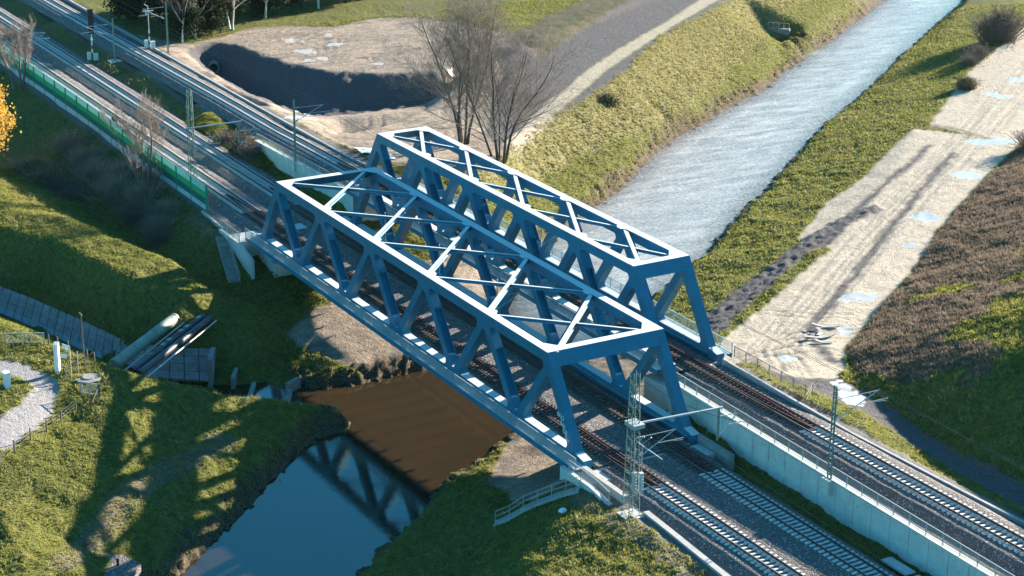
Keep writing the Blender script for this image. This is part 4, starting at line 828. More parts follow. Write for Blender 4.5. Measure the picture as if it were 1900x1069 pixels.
# ------------------------------------------------------------------ stairs
def stairs(label, p0, p1, w, nst, side, mat):
    """p0 top, p1 bottom; the flight lies on the slope"""
    a = Vector((*p0[:2], 0)); b = Vector((*p1[:2], 0)); d = b - a; h = d.normalized(); s = Vector((-h.y, h.x, 0)) * w / 2; L = d.length / nst * .46
    G = lambda f: max(terr(*(a + d * f + s * k).xy) for k in (-1, 0, 1)) + .10
    z0 = G(0); root = empty('stairway', (a.x, a.y, z0), 0, label, 'stairway'); P = lambda f, dz=0, k=0.: d * f + s * k + Vector((0, 0, G(min(max(f, 0), 1)) - z0 + dz))
    for i in range(nst):
        q = P((i + .5) / nst); MB().add([q + s * k + h * L * j + Vector((0, 0, zz)) for zz in (-.2, 0) for k, j in ((-1, -1), (1, -1), (1, 1), (-1, 1))], [(3, 2, 1, 0), (4, 5, 6, 7), (0, 1, 5, 4), (1, 2, 6, 5), (2, 3, 7, 6), (3, 0, 4, 7)]).build('step', mat, root)
    for k in (-1, 1):
        m = MB()
        for i in range(8): m.bar(P(i / 8, -.04, k * 1.08), P((i + 1) / 8, -.04, k * 1.08), .06, .2)
        m.build('stringer', edge_c, root)
    m = MB(); n = 6
    for i in range(n):
        for hh in (1.0, .5): m.bar(P(i / n, hh, side * 1.1), P((i + 1) / n, hh, side * 1.1), .05, .05)
    for i in range(n + 1): m.bar(P(i / n, -.1, side * 1.1), P(i / n, 1.0, side * 1.1), .05, .05)
    m.build('handrail', galv, root); return root
stairs('narrow stairs with a handrail down the dark slope at the far left bridge end', (-10.6, -2.6, -.75), (-2.4, -4.4, -4.9), 1.2, 22, 1, concrete_dk)
stairs('stairs with a two bar handrail down the grass right of the river', (70.4, -2.2, -.7), (65.6, -8.0, -4.5), .8, 20, -1, edge_c)
# ------------------------------------------------------------------ details on the near dike
wood = simple('grey_weathered_wood', (.13, .105, .085), .85, .3, 4)
def T3(x, y, dz=0): return (x, y, terr(x, y) + dz)
def post_fence(pts, h, labels):
    for i, (x, y) in enumerate(pts):
        z = terr(x, y); m = MB(); m.tube([(0, 0, -.4), (.01, 0, h)], .085, 7, .075)
        o = m.build('fence_post', wood, label=labels[i], cat='fence post', group='wooden fence posts on the dike'); o.location = (x, y, z)
lab = ['wooden fence post %s along the gravel path' % w for w in ('next to the lattice gate', 'second below the small lattice gate', 'third below the small lattice gate', 'third from the left picture edge', 'second from the left picture edge', 'at the left picture edge')]
post_fence([(31.3, -34.6), (33.0, -36.6), (34.9, -38.6), (36.8, -40.7), (38.8, -42.8), (40.7, -44.7)], 1.25, lab)
post_fence([(15.7, -32.2), (16.7, -31.6), (18.3, -31.0), (21.2, -30.0), (22.2, -29.6)], 1.15, ['short wooden post right beside the long tubular gate', 'short wooden post behind the white pillar', 'short wooden post behind the signpost arms', 'leaning wooden post at the crest of the dike near the tall pole', 'last wooden post at the crest of the dike above the stream'])
def wires(a, b, label):
    m = MB()
    for h in (.45, .8, 1.1): m.tube([T3(*a, h), T3(*b, h)], .006, 4)
    return m
m = MB()
F_ = [(31.3, -34.6), (33.0, -36.6), (34.9, -38.6), (36.8, -40.7), (38.8, -42.8), (40.7, -44.7), (44, -48)]
for a, b in zip(F_[:-1], F_[1:]): m.v += wires(a, b, '').v and [] ; mm = wires(a, b, ''); m.add(mm.v, mm.f)
m.build('fence_wire', wm, label='thin wires strung between the wooden posts along the gravel path', cat='fence wire')
def gate(label, a, b, h, nb, bars):
    root = empty('field_gate', T3(*a), 0, label, 'gate'); o = Vector(root.location); A = Vector(T3(*a)) - o; B = Vector(T3(*b)) - o; U = Vector((0, 0, 1))
    m = MB()
    for f in (0, .5, 1): q = A + (B - A) * f; m.bar(q - U * .3, q + U * (h + .05), .12, .12)
    m.build('post', galv, root); m = MB()
    for k in (h, .15): m.bar(A + U * k, B + U * k, .07, .07)
    m.build('frame', galv, root); m = MB()
    for i in range(1, bars): q = A + (B - A) * i / bars; m.bar(q + U * .15, q + U * h, .03, .03)
    m.build('bars', galv, root); return root
gate('long tubular metal gate across the dike top at the far left', (13.6, -36.1), (15.4, -32.6), 1.15, 3, 26)
gate('small lattice metal gate on the grass beside the round manhole', (28.3, -33.1), (29.9, -31.9), 1.25, 2, 12)
m = MB(); m.bar(T3(29.9, -31.8, 1.1), T3(30.9, -32.9, .0), .1, .1); m.bar(T3(30.0, -31.8, -.2), T3(30.0, -31.8, 1.25), .14, .14); m.build('brace_post', wood, label='braced wooden post beside the small lattice gate', cat='post')
m = MB(); m.bar(T3(22.2, -29.8, 1.0), T3(21.2, -31.2, .0), .1, .1); m.bar(T3(24.2, -33.4, -.2), T3(24.2, -33.4, .9), .13, .13); m.bar(T3(24.2, -33.4, .75), T3(25.2, -33.3, .0), .1, .1); m.build('brace_post', wood, label='braced wooden corner post at the foot of the white pillar', cat='post')
# white pillar with scribbles
x, y = 22.9, -33.6; root = empty('white_pillar', T3(x, y), R(-35), 'tall square white information pillar covered in black scribbles beside the path', 'pillar')
MB().box(-.28, .28, -.22, .22, -.3, 2.75).build('body', wht, root)
MB().prism([(-.28, 2.75), (.28, 2.75), (.28, 2.95), (-.28, 3.1)], -.22, .22).build('sloping_top', wht, root)
for s_, zz, sz in (('So', 2.1, .34), ('AK', 1.55, .34), ('e8', 1.0, .34)):
    text(s_, sz, blk, root, root.matrix_basis @ Matrix.Translation((.01, -.226, zz)) @ Matrix.Rotation(R(90), 4, 'X'), 'scribble')
# signpost
x, y = 25.3, -33.0; root = empty('signpost', T3(x, y), R(20), 'grey signpost with two white direction arms beside the white pillar', 'signpost')
m = MB(); m.tube([(0, 0, -.3), (0, 0, 3.6)], .05, 7); m.build('pole', galv, root); m = MB(); m.box(-1.15, -.05, -.02, .02, 3.1, 3.55); m.build('sign_arm', wht, root)
m = MB(); m.prism([(-.04, 2.45), (-.04, 2.85), (-.95, 2.55), (-1.1, 2.3), (-.95, 2.18)], -.35, -.31); m.build('sign_arm', wht, root)
for x, y, h, l in ((23.5, -31.0, 5.9, 'tall slim wooden pole with a short crosspiece on the dike'), (23.8, -31.8, 2.3, 'short pale metal pole between the signpost and the tall pole')):
    m = MB(); m.tube([(0, 0, -.3), (-.25 * (h > 4), .0, h)], .07 if h > 4 else .045, 7, .05)
    if h > 4: m.box(-.75, .25, -.05, .05, h - .06, h + .04)
    o = m.build('pole', wood if h > 4 else galv, label=l, cat='pole'); o.location = T3(x, y)
m = MB(); m.tube([(0, 0, -.3), (0, 0, .14)], 1.25, 28); m.tube([(0, 0, .141), (0, 0, .24)], .55, 20); o = m.build('manhole', concrete_dk, label='round brown concrete manhole cover with a raised centre on the dike', cat='manhole'); o.location = T3(25.6, -31.4, -.02)
m = MB(); m.box(-.38, .38, -.28, .28, -.2, 1.55); m.box(-.42, .42, -.32, .32, 1.55, 1.63); o = m.build('white_box', wht, label='short white box with a flat lid on the grass inside the bend of the path', cat='cabinet'); o.location = T3(24.6, -39.2)
m = MB(); m.tube([(0, 0, -.3), (0, 0, .95), (0, 0, 1.1)], .12, 10); o = m.build('bollard', blk, label='small dark bollard on the stony slab at the bottom left river bank', cat='bollard'); o.location = T3(56.3, -39.5)
# stony slab
vs = [(54.0, -41.4), (53.0, -40.3), (54.6, -38.5), (57.0, -37.7), (58.6, -39.0), (59.5, -42.5), (57, -43.5)]
m = MB(); m.prism([(a, b) for a, b in vs], -5.6, -4.86, 'z'); m.build('stone_slab', ballast, label='grey stony slab on the river bank at the bottom left', cat='slab')
# boulder
def rock(name, x, y, r, mat, label, cat='boulder', group=None, flat=.6, sub=2, z=None):
    bm = bmesh.new(); bmesh.ops.create_icosphere(bm, subdivisions=sub, radius=r)
    for v in bm.verts:
        f = 1 + .35 * (random.random() - .5); v.co *= f; v.co.z *= flat
    me = bpy.data.meshes.new(name); bm.to_mesh(me); bm.free(); me.materials.append(mat); o = bpy.data.objects.new(name, me); COL.objects.link(o)
    o.location = (x, y, (terr(x, y) if z is None else z) + r * flat * .35); o.rotation_euler = (0, 0, random.random() * 6); return tag(o, label, cat, group)
rock('boulder', 71.5, -4.5, .42, wht, 'pale rounded boulder on the grass below the tall lattice mast')
rock('boulder', 64.6, -3.6, .35, concrete, 'pale stone lying at the foot of the bare patch by the right abutment', flat=.4)
# drift wood and slabs on the sand
for x, y, L, a, l in ((45.8, 44.6, 3.0, .5, 'grey curved plank lying on the sandy track, farthest of the heap'), (46.9, 43.2, 2.4, 2.2, 'grey plank lying in the middle of the heap on the sand'), (48.6, 42.0, 3.2, 1.0, 'long pale plank lying in the rut on the sand'), (50.2, 40.8, 2.0, .3, 'short pale plank nearest the hill foot'), (47.6, 41.3, 1.8, 1.6, 'dark broken plank beside the rut on the sand')):
    m = MB(); P = [Vector((math.cos(a + .15 * k) * L * (k - 2) / 4, math.sin(a + .15 * k) * L * (k - 2) / 4, .12 + .05 * abs(k - 2))) for k in range(5)]
    for p, q in zip(P[:-1], P[1:]): m.bar(p, q, .42, .10)
    o = m.build('plank', concrete_dk if 'dark' in l else edge_c, label=l, cat='plank', group='old planks on the sandy track'); o.location = T3(x, y)
# white sheet near the narrow bridge
m = MB(); m.v = [(-31.5, 27.6, .9), (-28.5, 25.2, 1.7), (-26.6, 24.4, 2.0), (-27.0, 27.4, 1.5), (-29.5, 29.2, 1.0)]; m.f = [(0, 1, 3, 4), (1, 2, 3)]
m2 = MB()
n = 9
for i in range(n + 1):
    for j in range(n + 1):
        u, v = i / n, j / n; x = -32.2 + 5.6 * u + 1.0 * v; y = 25.4 - .8 * u + 4.0 * v; m2.v.append((x, y, terr(x, y) + .12 + .12 * math.sin(7 * u + 3 * v) + .2 * u * (1 - v)))
m2.f = [(i * (n + 1) + j, (i + 1) * (n + 1) + j, (i + 1) * (n + 1) + j + 1, i * (n + 1) + j + 1) for i in range(n) for j in range(n)]
m2.build('white_sheet', wht, label='white sheet spread over the earth at the far end of the narrow bridge', cat='sheet')
# culvert in the pit
m = MB(); 
for k in range(20):
    a0, a1 = 2 * math.pi * k / 20, 2 * math.pi * (k + 1) / 20
    ring = lambda r, a, q: (q, r * math.cos(a), r * math.sin(a))
    b0 = len(m.v); m.v += [ring(.95, a0, 0), ring(.95, a1, 0), ring(.75, a1, 0), ring(.75, a0, 0), ring(.95, a0, -3), ring(.95, a1, -3), ring(.75, a1, -3), ring(.75, a0, -3)]
    m.f += [tuple(b0 + i for i in f) for f in ((0, 1, 2, 3), (0, 4, 5, 1), (2, 6, 7, 3))]
o = m.build('culvert_pipe', concrete_dk, label='round concrete culvert mouth at the left end of the shaded pit', cat='culvert'); o.location = T3(-100.2, 32.6, .7); o.rotation_euler = (0, 0, R(-20))
o = MB().tube([(0, 0, 0), (-.05, 0, 0)], .76, 20).build('dark_disc', blk, o); o.location = (-1.2, 0, 0); o.rotation_euler = (0, R(0), 0)  # black disc stands in for the shade inside the pipe
# outfall at the river bay
root = empty('outfall', (-88.6, 140.8, -6.3), R(-50), 'small concrete outfall with a railing at the river bay in the upper right', 'outfall')
MB().box(-.4, .4, -2.2, 2.2, -1.8, 1.3).build('headwall', concrete_dk, root); m = MB()
for i in range(5): m.bar((0, -2 + i, 1.3), (0, -2 + i, 2.3), .06, .06)
m.bar((0, -2, 2.3), (0, 2, 2.3), .06, .06); m.build('railing', galv, root)
# ------------------------------------------------------------------ pipes over the stream
pm = simple('green_grey_pipe', (.20, .26, .21), .6, .3, .9, dark=(.40, .33, .20)); pd = simple('dark_pipe', (.045, .05, .06), .5, .3, 2)
def pipe(label, a, b, r, mat, marks=None, brk=True):
    root = empty('pipe', a, 0, label, 'pipe', 'pipes crossing the stream'); d = Vector(b) - Vector(a)
    m = MB(); m.tube([d * f for f in (0, .25, .5, .75, 1)], r, 18); m.build('pipe_barrel', mat, root); m = MB()
    for f in (.02, .3, .62, .97): MB().tube([d * f, d * (f + .018)], r * 1.09, 18).build('collar', mat, root)
    if marks:
        M_ = d.to_track_quat('X', 'Z').to_matrix().to_4x4()
        for i, (s_, c_) in enumerate(marks):
            text(s_, r * 1.5, c_, root, Matrix.Translation(a) @ Matrix.Translation(d * (.93 - .085 * i)) @ M_ @ Matrix.Translation((0, 0, r * 1.01)) @ Matrix.Rotation(math.pi, 4, 'Z'), 'graffiti', .01)
    return root
pipe('thick green grey pipe crossing the stream, leftmost of the pipes', (17.9, -26.3, -2.75), (8.0, -15.7, -2.75), .62, pm)
pipe('dark pipe with coloured graffiti crossing the stream beside the thick green pipe', (19.9, -25.0, -2.9), (8.6, -12.7, -2.9), .38, pd, [('SO', wht), ('RK', red), ('ME', wht), ('LU', wht), ('AN', red), ('KS', wht), ('OI', wht), ('BE', red), ('TO', yel)])
pipe('plain dark pipe crossing the stream, rightmost of the thick ones', (20.7, -24.5, -3.0), (9.3, -12.2, -3.0), .36, pd)
pipe('very thin pale pipe running beside the thick green pipe', (18.9, -25.7, -3.3), (8.9, -14.9, -3.0), .09, galv); pipe('very thin pale pipe on the right side of the dark pipes', (21.4, -24.0, -3.3), (10.0, -11.7, -3.1), .09, galv)
m = MB(); m.box(20.2, 20.7, -25.4, -22.5, -7.2, -3.35); m.build('pipe_support', concrete_dk, label='concrete support under the pipes beside the near dike', cat='support')
# concrete lining slabs of the stream
root = empty('stream_lining', (-10, -26, -6), 0, 'rows of dark concrete slabs lining the far side of the stream', 'stream lining'); O = Vector(root.location)
up_ = [(-70, -53.5, -5.0), (-22, -29.6, -5.0), (-11.7, -25.9, -5.0), (-1.7, -23.1, -5.0), (6.1, -21.2, -5.0), (11, -17.6, -5.0), (13, -13.4, -5.1)]
lo_ = [(-70, -57.4, -7.05), (-19.2, -31.4, -7.05), (-12.5, -28.6, -7.05), (-2.6, -25.7, -7.05), (7.3, -23.3, -7.05), (13.8, -19.8, -7.05), (17.2, -15.0, -7.1)]
def along(l, f):
    L = [math.dist(a[:2], b[:2]) for a, b in zip(l[:-1], l[1:])]; t_ = f * sum(L)
    for (a, b), q in zip(zip(l[:-1], l[1:]), L):
        if t_ <= q + 1e-6: return Vector(a) + (Vector(b) - Vector(a)) * (t_ / q)
        t_ -= q
    return Vector(l[-1])
rows = [MB(), MB(), MB(), MB()]
nS = 60
for i in range(nS):
    for r0 in range(4):
        f0, f1 = (i + .03) / nS, (i + .97) / nS; g0, g1 = (r0 + .03) / 4, (r0 + .96) / 4
        P = [along(up_, f0).lerp(along(lo_, f0), g0), along(up_, f1).lerp(along(lo_, f1), g0), along(up_, f1).lerp(along(lo_, f1), g1), along(up_, f0).lerp(along(lo_, f0), g1)]
        dz = .10 + random.random() * .05
        rows[r0].add([p - O + Vector((0, 0, dz)) for p in P] + [p - O - Vector((0, 0, .1)) for p in P], [(0, 1, 2, 3), (0, 4, 5, 1), (1, 5, 6, 2), (2, 6, 7, 3), (3, 7, 4, 0)])
for k, r0 in enumerate(rows): r0.build('slab_row', concrete_dk if k < 3 else simple('wet_slab', (.22, .25, .26), .35, .2), root)
# weirs and little walls at the mouth of the stream
for a, b, z0, z1, w, l in (((19.0, -11.2), (26.6, -15.6), -8.5, -7.2, .45, 'long narrow concrete sill across the mouth of the stream, left one'), ((22.6, -8.6), (30.2, -12.8), -8.5, -7.2, .45, 'long narrow concrete sill across the mouth of the stream, right one'), ((13.6, -13.6), (17.0, -15.4), -8, -4.6, .5, 'short upright concrete wall at the end of the stone lining'), ((15.4, -11.6), (18.4, -13.4), -8, -6.5, .4, 'low concrete block in the dark beside the left sill'), ((21.4, -7.0), (22.4, -8.8), -8.5, -6.6, .5, 'small concrete block at the head of the right sill')):
    m = MB(); m.bar((*a, (z0 + z1) / 2), (*b, (z0 + z1) / 2), w, z1 - z0); m.build('sill', concrete_dk, label=l, cat='sill')
m = MB(); m.tube([(0, 0, 0), (0, 0, .15)], .5, 12); o = rock('boulder', 19.8, -17.3, 1.0, concrete_dk, 'dark boulder at the water edge of the stream mouth', flat=.9)
# ------------------------------------------------------------------ trees
def bare_tree(name, x, y, h, stems, spread, mats, label, cat='tree', group=None, seed=1, twig=.012, depth=5, lean=0, z=None, kids=4, bare=.25, wide=1.):
    rg = random.Random(seed); TV_ = []; TF = []; BV = []; BF = []
    def seg(p, q, r0, r1, n, V, F):
        d = (q - p); 
        if d.length < 1e-4: return
        d.normalize(); a = d.cross(Vector((.3, .1, 1)) if abs(d.z) < .9 else Vector((1, 0, 0))).normalized(); b = d.cross(a); k0 = len(V)
        for c_, r_ in ((p, r0), (q, r1)):
            for k in range(n): V.append(tuple(c_ + r_ * (math.cos(6.283 * k / n) * a + math.sin(6.283 * k / n) * b)))
        for k in range(n): F.append((k0 + k, k0 + (k + 1) % n, k0 + n + (k + 1) % n, k0 + n + k))
    def grow(p, d, L, r, lv):
        nseg = 4 if lv < 3 else 2; pts = [(p, r)]
        for i in range(nseg):
            d = (d + Vector((rg.uniform(-1, 1), rg.uniform(-1, 1), rg.uniform(-.4, 1) * .6 + .12)) * (.10 if lv == 0 else .20)).normalized(); p = p + d * L / nseg; r2 = max(r * .84, twig * .6)
            seg(pts[-1][0], p, r, r2, 6 if lv < 2 else 3, TV_ if lv < 2 else BV, TF if lv < 2 else BF); r = r2; pts.append((p, r))
        if lv >= depth: return
        n = kids if lv < depth - 1 else kids + 1
        for k in range(n):
            f = rg.uniform(bare if lv == 0 else .2, 1.0); j = min(int(f * nseg), nseg - 1); q = pts[j][0].lerp(pts[j + 1][0], f * nseg - j)
            ax = Vector((rg.uniform(-1, 1), rg.uniform(-1, 1), rg.uniform(-.2, .9))).normalized(); nd = (d * .95 + ax * rg.uniform(.45, .85) * wide).normalized()
            grow(q, nd, L * rg.uniform(.48, .72) * (1.12 if wide > 1 else 1), max(r * rg.uniform(.45, .7), twig), lv + 1)
        grow(p, d, L * .6, max(r * .8, twig), lv + 1)
    root = empty(name, (x, y, terr(x, y) - .15 if z is None else z), 0, label, cat, group)
    for s in range(stems):
        a = 6.283 * s / stems + rg.uniform(-.4, .4); off = Vector((math.cos(a), math.sin(a), 0)) * (spread * .35 if stems > 1 else 0)
        TV_.clear(); TF.clear()
        grow(off, Vector((math.cos(a) * spread * .12 + lean, math.sin(a) * spread * .12, 1)).normalized(), h * rg.uniform(.40, .5), h * rg.uniform(.012, .018) + .06, 0)
        npmesh('trunk', TV_, TF, mats[0], root)
    npmesh('twigs', BV, BF, mats[1], root)
    return root
tww = simple('grey_brown_twigs', (.19, .155, .13), .85, .3, .6); bark = simple('brown_bark', (.075, .060, .046), .9, .3, 3); twg = simple('pale_brown_twigs', (.17, .135, .11), .85, .25, 2)
birch_b = simple('white_birch_bark', (.62, .62, .58), .8, .3, 4, dark=(.05, .05, .05)); shr = simple('brown_shrub_twigs', (.30, .215, .155), .9, .3, 1.2); twd = simple('dark_twigs', (.17, .125, .095), .9, .2, 2)
def big_tree(x, y, h, stems, seed, label):
    """upright stems, side branches all the way up, fine twigs"""
    rg = random.Random(seed); BV = []; BF = []
    def seg(p, q, r0, r1, n, V, F):
        d = (q - p).normalized(); a = d.cross(Vector((.31, .17, .93)) if abs(d.z) < .9 else Vector((1, 0, 0))).normalized(); b = d.cross(a); k0 = len(V)
        for c_, r_ in ((p, r0), (q, r1)):
            for k in range(n): V.append(tuple(c_ + r_ * (math.cos(6.283 * k / n) * a + math.sin(6.283 * k / n) * b)))
        for k in range(n): F.append((k0 + k, k0 + (k + 1) % n, k0 + n + (k + 1) % n, k0 + n + k))
    def branch(p, d, L, r, lv, V, F):
        n = (9, 6, 4, 3, 2)[lv]; pts = [p]; rr = [r]
        for i in range(n):
            d = (d + Vector((rg.gauss(0, 1), rg.gauss(0, 1), rg.gauss(.25 + .35 * (lv > 0), .7))) * (.07 if lv == 0 else .13)).normalized()
            q = pts[-1] + d * L / n; r1 = max(r * (1 - .82 * (i + 1) / n), .007); seg(pts[-1], q, rr[-1], r1, 6 if lv == 0 else 4 if lv == 1 else 3, V, F); pts.append(q); rr.append(r1)
        if lv == 4: return
        m = (17, 9, 6, 4)[lv]
        for k in range(m):
            f = (.16, .15, .2, .2)[lv] + (.98 - .16) * (k + rg.random()) / m; f = min(f, .98); j = int(f * n); q = pts[j].lerp(pts[j + 1], f * n - j)
            dd = (pts[j + 1] - pts[j]).normalized(); a = rg.random() * 6.283; s = dd.cross(Vector((math.cos(a), math.sin(a), .3))).normalized()
            nd = (dd + s * rg.uniform(.65, 1.25)).normalized(); LL = L * ((.60 * (1.05 - .60 * f)) if lv == 0 else .48 * (1.1 - .5 * f)) * rg.uniform(.7, 1.2)
            branch(q, nd, LL, max(rr[j] * rg.uniform(.35, .55), .008), lv + 1, BV, BF)
    root = empty('bare_tree', (x, y, terr(x, y) - .2), 0, label, 'tree')
    for s in range(stems):
        a = 6.283 * s / stems + rg.uniform(-.5, .5); e = rg.uniform(.08, .34); V = []; F = []
        branch(Vector((math.cos(a), math.sin(a), 0)) * rg.uniform(.3, 1.1), Vector((math.cos(a) * e, math.sin(a) * e, 1)).normalized(), h * rg.uniform(.78, 1.), rg.uniform(.15, .26), 0, V, F)
        npmesh('trunk', V, F, bark, root)
    npmesh('twigs', BV, BF, tww, root)
big_tree(-30.4, 41.6, 20.0, 7, 3, 'large bare tree with many stems, left one of the pair behind the narrow bridge')
big_tree(-23.0, 43.2, 18.5, 6, 11, 'large bare tree with thick forked stems, right one of the pair behind the narrow bridge')
bare_tree('bare_tree', -37.6, -2.4, 11.0, 4, 2.2, (twg, twg), 'thin bare tree growing in front of the green noise barrier beside the tall mast', seed=5, depth=5, kids=3, twig=.011)
bare_tree('bare_tree', -34.0, -3.2, 5.0, 3, 2.0, (twg, twg), 'low bare sapling near the right end of the green noise barrier', seed=15, depth=3, kids=4, twig=.018)
bare_tree('bare_tree', -94.5, -2.0, 10.5, 3, 2.2, (twg, twg), 'bare tree beside the green noise barrier at the left picture edge', seed=6, depth=5, kids=3, twig=.014)
# shrubs as leafless thickets
def thicket(name, x, y, r, h, n, mats, label, seed, leaf=0., leafm=None, cat='shrub', group='shrubs on the dark embankment'):
    rg = np.random.RandomState(seed); V = []; F = []
    root = empty(name, (x, y, terr(x, y) - .1), 0, label, cat, group)
    B = rg.normal(0, r * .35, (n, 2)); T = B * 1.9 + rg.normal(0, r * .35, (n, 2)); H = h * np.sqrt(np.clip(1 - (T**2).sum(1) / (2.4 * r)**2, .12, 1)) * rg.uniform(.5, 1.1, n)
    gz = grid_sample(GZ, x + B[:, 0], y + B[:, 1]) - root.location.z
    for i in range(n):
        p = Vector((B[i, 0], B[i, 1], gz[i] - .1)); q = Vector((T[i, 0], T[i, 1], gz[i] + H[i])); mid = p.lerp(q, .5) + Vector((0, 0, H[i] * .12)); w = .026 + .010 * h
        for a, b, w0, w1 in ((p, mid, w, w * .7), (mid, q, w * .7, w * .3)):
            k = len(V); s = Vector((rg.uniform(-1, 1), rg.uniform(-1, 1), 0)).normalized(); s2 = Vector((-s.y, s.x, 0))
            V += [tuple(a + s * w0), tuple(a - s * w0), tuple(a + s2 * w0), tuple(b + s * w1), tuple(b - s * w1), tuple(b + s2 * w1)]; F += [(k, k + 1, k + 4, k + 3), (k + 1, k + 2, k + 5, k + 4), (k + 2, k, k + 3, k + 5)]
        for _ in range(3):
            f = rg.uniform(.3, 1); a = p.lerp(q, f); b = a + Vector((rg.normal(), rg.normal(), abs(rg.normal()) * .8 + .2)) * h * .13; k = len(V); s = Vector((0, 0, w * .35)); s2 = Vector((w * .35, 0, 0))
            V += [tuple(a + s), tuple(a - s), tuple(a + s2), tuple(b + s), tuple(b - s), tuple(b + s2)]; F += [(k, k + 1, k + 4, k + 3), (k + 1, k + 2, k + 5, k + 4), (k + 2, k, k + 3, k + 5)]
    npmesh('stems', V, F, mats, root)
    if leaf:
        m = int(n * leaf); c = rg.normal(0, 1, (m, 3)); c /= np.linalg.norm(c, axis=1)[:, None]; c *= rg.uniform(.35, 1., (m, 1))**.6; c[:, 2] = np.abs(c[:, 2])
        leaf_cards('leaves', c * np.array([r, r, h]) + np.array([0, 0, .2]), .16, leafm, root, rg)
    return root
def leaf_cards(name, P, s, mat, parent, rg, **k):
    n = len(P); a = rg.normal(0, 1, (n, 3)); a /= np.linalg.norm(a, axis=1)[:, None]; b = np.cross(a, rg.normal(0, 1, (n, 3))); b /= np.linalg.norm(b, axis=1)[:, None]; s = s * rg.uniform(.6, 1.3, (n, 1))
    V = np.stack([P - a * s, P + b * s * .8, P + a * s, P - b * s * .8], 1).reshape(-1, 3); F = np.arange(4 * n).reshape(n, 4)
    return npmesh(name, V, F, mat, parent, **k)
def leafmat(name, c1, c2, tr=.25):
    t = NT(name); t.col(t.mix(t.rng(t.noise(1.3, 4, .7), .35, .65), c1, c2)); t.p(Roughness=.75, Specular_IOR_Level=.2)
    tl = t.n.new('ShaderNodeBsdfTranslucent'); mx = t.n.new('ShaderNodeMixShader'); mx.inputs[0].default_value = tr; t.k(t.b.inputs['Base Color'].links[0].from_socket, tl.inputs[0])
    t.k(t.b.outputs[0], mx.inputs[1]); t.k(tl.outputs[0], mx.inputs[2]); t.k(mx.outputs[0], t.n['Material Output'].inputs[0]); return t.m
yl = leafmat('yellow_leaves', (.42, .25, .04), (.60, .40, .09), .4); dg_ = leafmat('dark_green_leaves', (.012, .022, .010), (.035, .050, .018)); og = leafmat('olive_leaves', (.10, .11, .03), (.20, .19, .06), .3)
def leafy_tree(name, x, y, h, r, n, mat, label, seed, size=.3, z0=.25, cat='tree', group=None, clumps=26, trunk=bark):
    rg = np.random.RandomState(seed); root = empty(name, (x, y, terr(x, y) - .1), 0, label, cat, group)
    C_ = rg.normal(0, 1, (clumps, 3)); C_ /= np.linalg.norm(C_, axis=1)[:, None]; C_ *= rg.uniform(.35, 1, (clumps, 1)); C_ = C_ * np.array([r, r, h * (1 - z0) / 2]) * .85 + np.array([0, 0, h * (1 + z0) / 2])
    k = rg.randint(0, clumps, n); P = C_[k] + rg.normal(0, 1, (n, 3)) * r * rg.uniform(.14, .26, clumps)[k][:, None]
    leaf_cards('crown', P, size, mat, root, rg)
    m = MB(); m.tube([(0, 0, -.5), (.05 * h * .2, 0, h * .4), (0, .04 * h, h * .8)], .022 * h, 8, .01 * h)
    for c_ in C_[:12]: m.tube([(0, 0, h * .3 + .2 * abs(c_[2] - h * .3)), tuple(c_)], .008 * h, 5, .004 * h)
    m.build('trunk', trunk, root); return root
leafy_tree('yellow_tree', -62.5, -16.4, 12.5, 4.0, 9000, yl, 'yellow leaved autumn tree at the left picture edge', 4, .20, .1, clumps=46)
for i, (x, y, r, h, n, l, lf) in enumerate(((-57.5, -11.5, 2.6, 2.2, 260, 'pale olive shrub right of the yellow tree', 4), (-52.5, -11.0, 2.4, 2.0, 240, 'pale yellowish shrub, second to the right of the yellow tree', 3), (-53, -5.4, 2.6, 2.6, 260, 'brown thorny shrub under the left part of the noise barrier', 0), (-46.5, -6.0, 2.4, 2.6, 240, 'tangled brown shrub on the slope below the middle of the noise barrier', 0), (-42.0, -4.4, 2.2, 2.8, 260, 'pinkish brown shrub at the concrete foot of the noise barrier', 0), (-37.5, -6.2, 2.8, 3.0, 320, 'large dark tangled shrub below the thin bare tree', 0), (-32.5, -4.8, 2.4, 2.6, 300, 'brown shrub against the concrete foot near the barrier end', 0), (-28.5, -6.5, 2.6, 2.4, 300, 'dark rounded shrub on the slope below the barrier end', 0), (-25.3, -4.4, 1.9, 2.0, 240, 'brown shrub right below the last barrier panel', 0), (-22.4, -6.3, 2.0, 1.8, 260, 'pale brown rounded shrub, last one before the stairs', 0), (-19.3, -7.2, 1.6, 1.4, 200, 'low dark shrub at the bottom of the slope near the stairs', 0), (-61, -5.0, 2.6, 2.4, 220, 'dark shrub behind the yellow tree', 0), (-48.5, -10.5, 2.4, 1.8, 220, 'dark low shrub in the shaded hollow', 0), (-43.5, -10, 2.2, 1.6, 200, 'dark low shrub in the hollow, right of its neighbour', 0))):
    thicket('shrub', x, y, r, h, n, shr if i not in (7, 10, 12, 13) else twd, l, 40 + i, lf, og)
for i, (x, y, r, h, n, l) in enumerate(((-56.0, 165.0, 3.4, 6.0, 420, 'round bare bush at the top of the far right river bank'), (-47.3, 152.0, 1.8, 2.6, 200, 'small bare bush on the far right bank edge beside the concrete yard'), (-44.0, 147.5, 1.5, 2.2, 160, 'low pale bush next to the concrete yard'), (-31.2, 134.9, 1.7, 2.0, 220, 'small dark bush at the corner of the concrete yard'), (-44.5, 74.7, 1.4, 1.5, 200, 'dark little bush on the yellow left river bank'), (3.5, 116.5, 2.6, 2.6, 260, 'brown bush at the upper end of the hill foot'))):
    thicket('bush', x, y, r, h, n, twg if i in (0, 1, 2) else twd, l, 80 + i, 2.5 if i in (0, 3, 4) else 0, og, 'bush', 'bushes along the river')
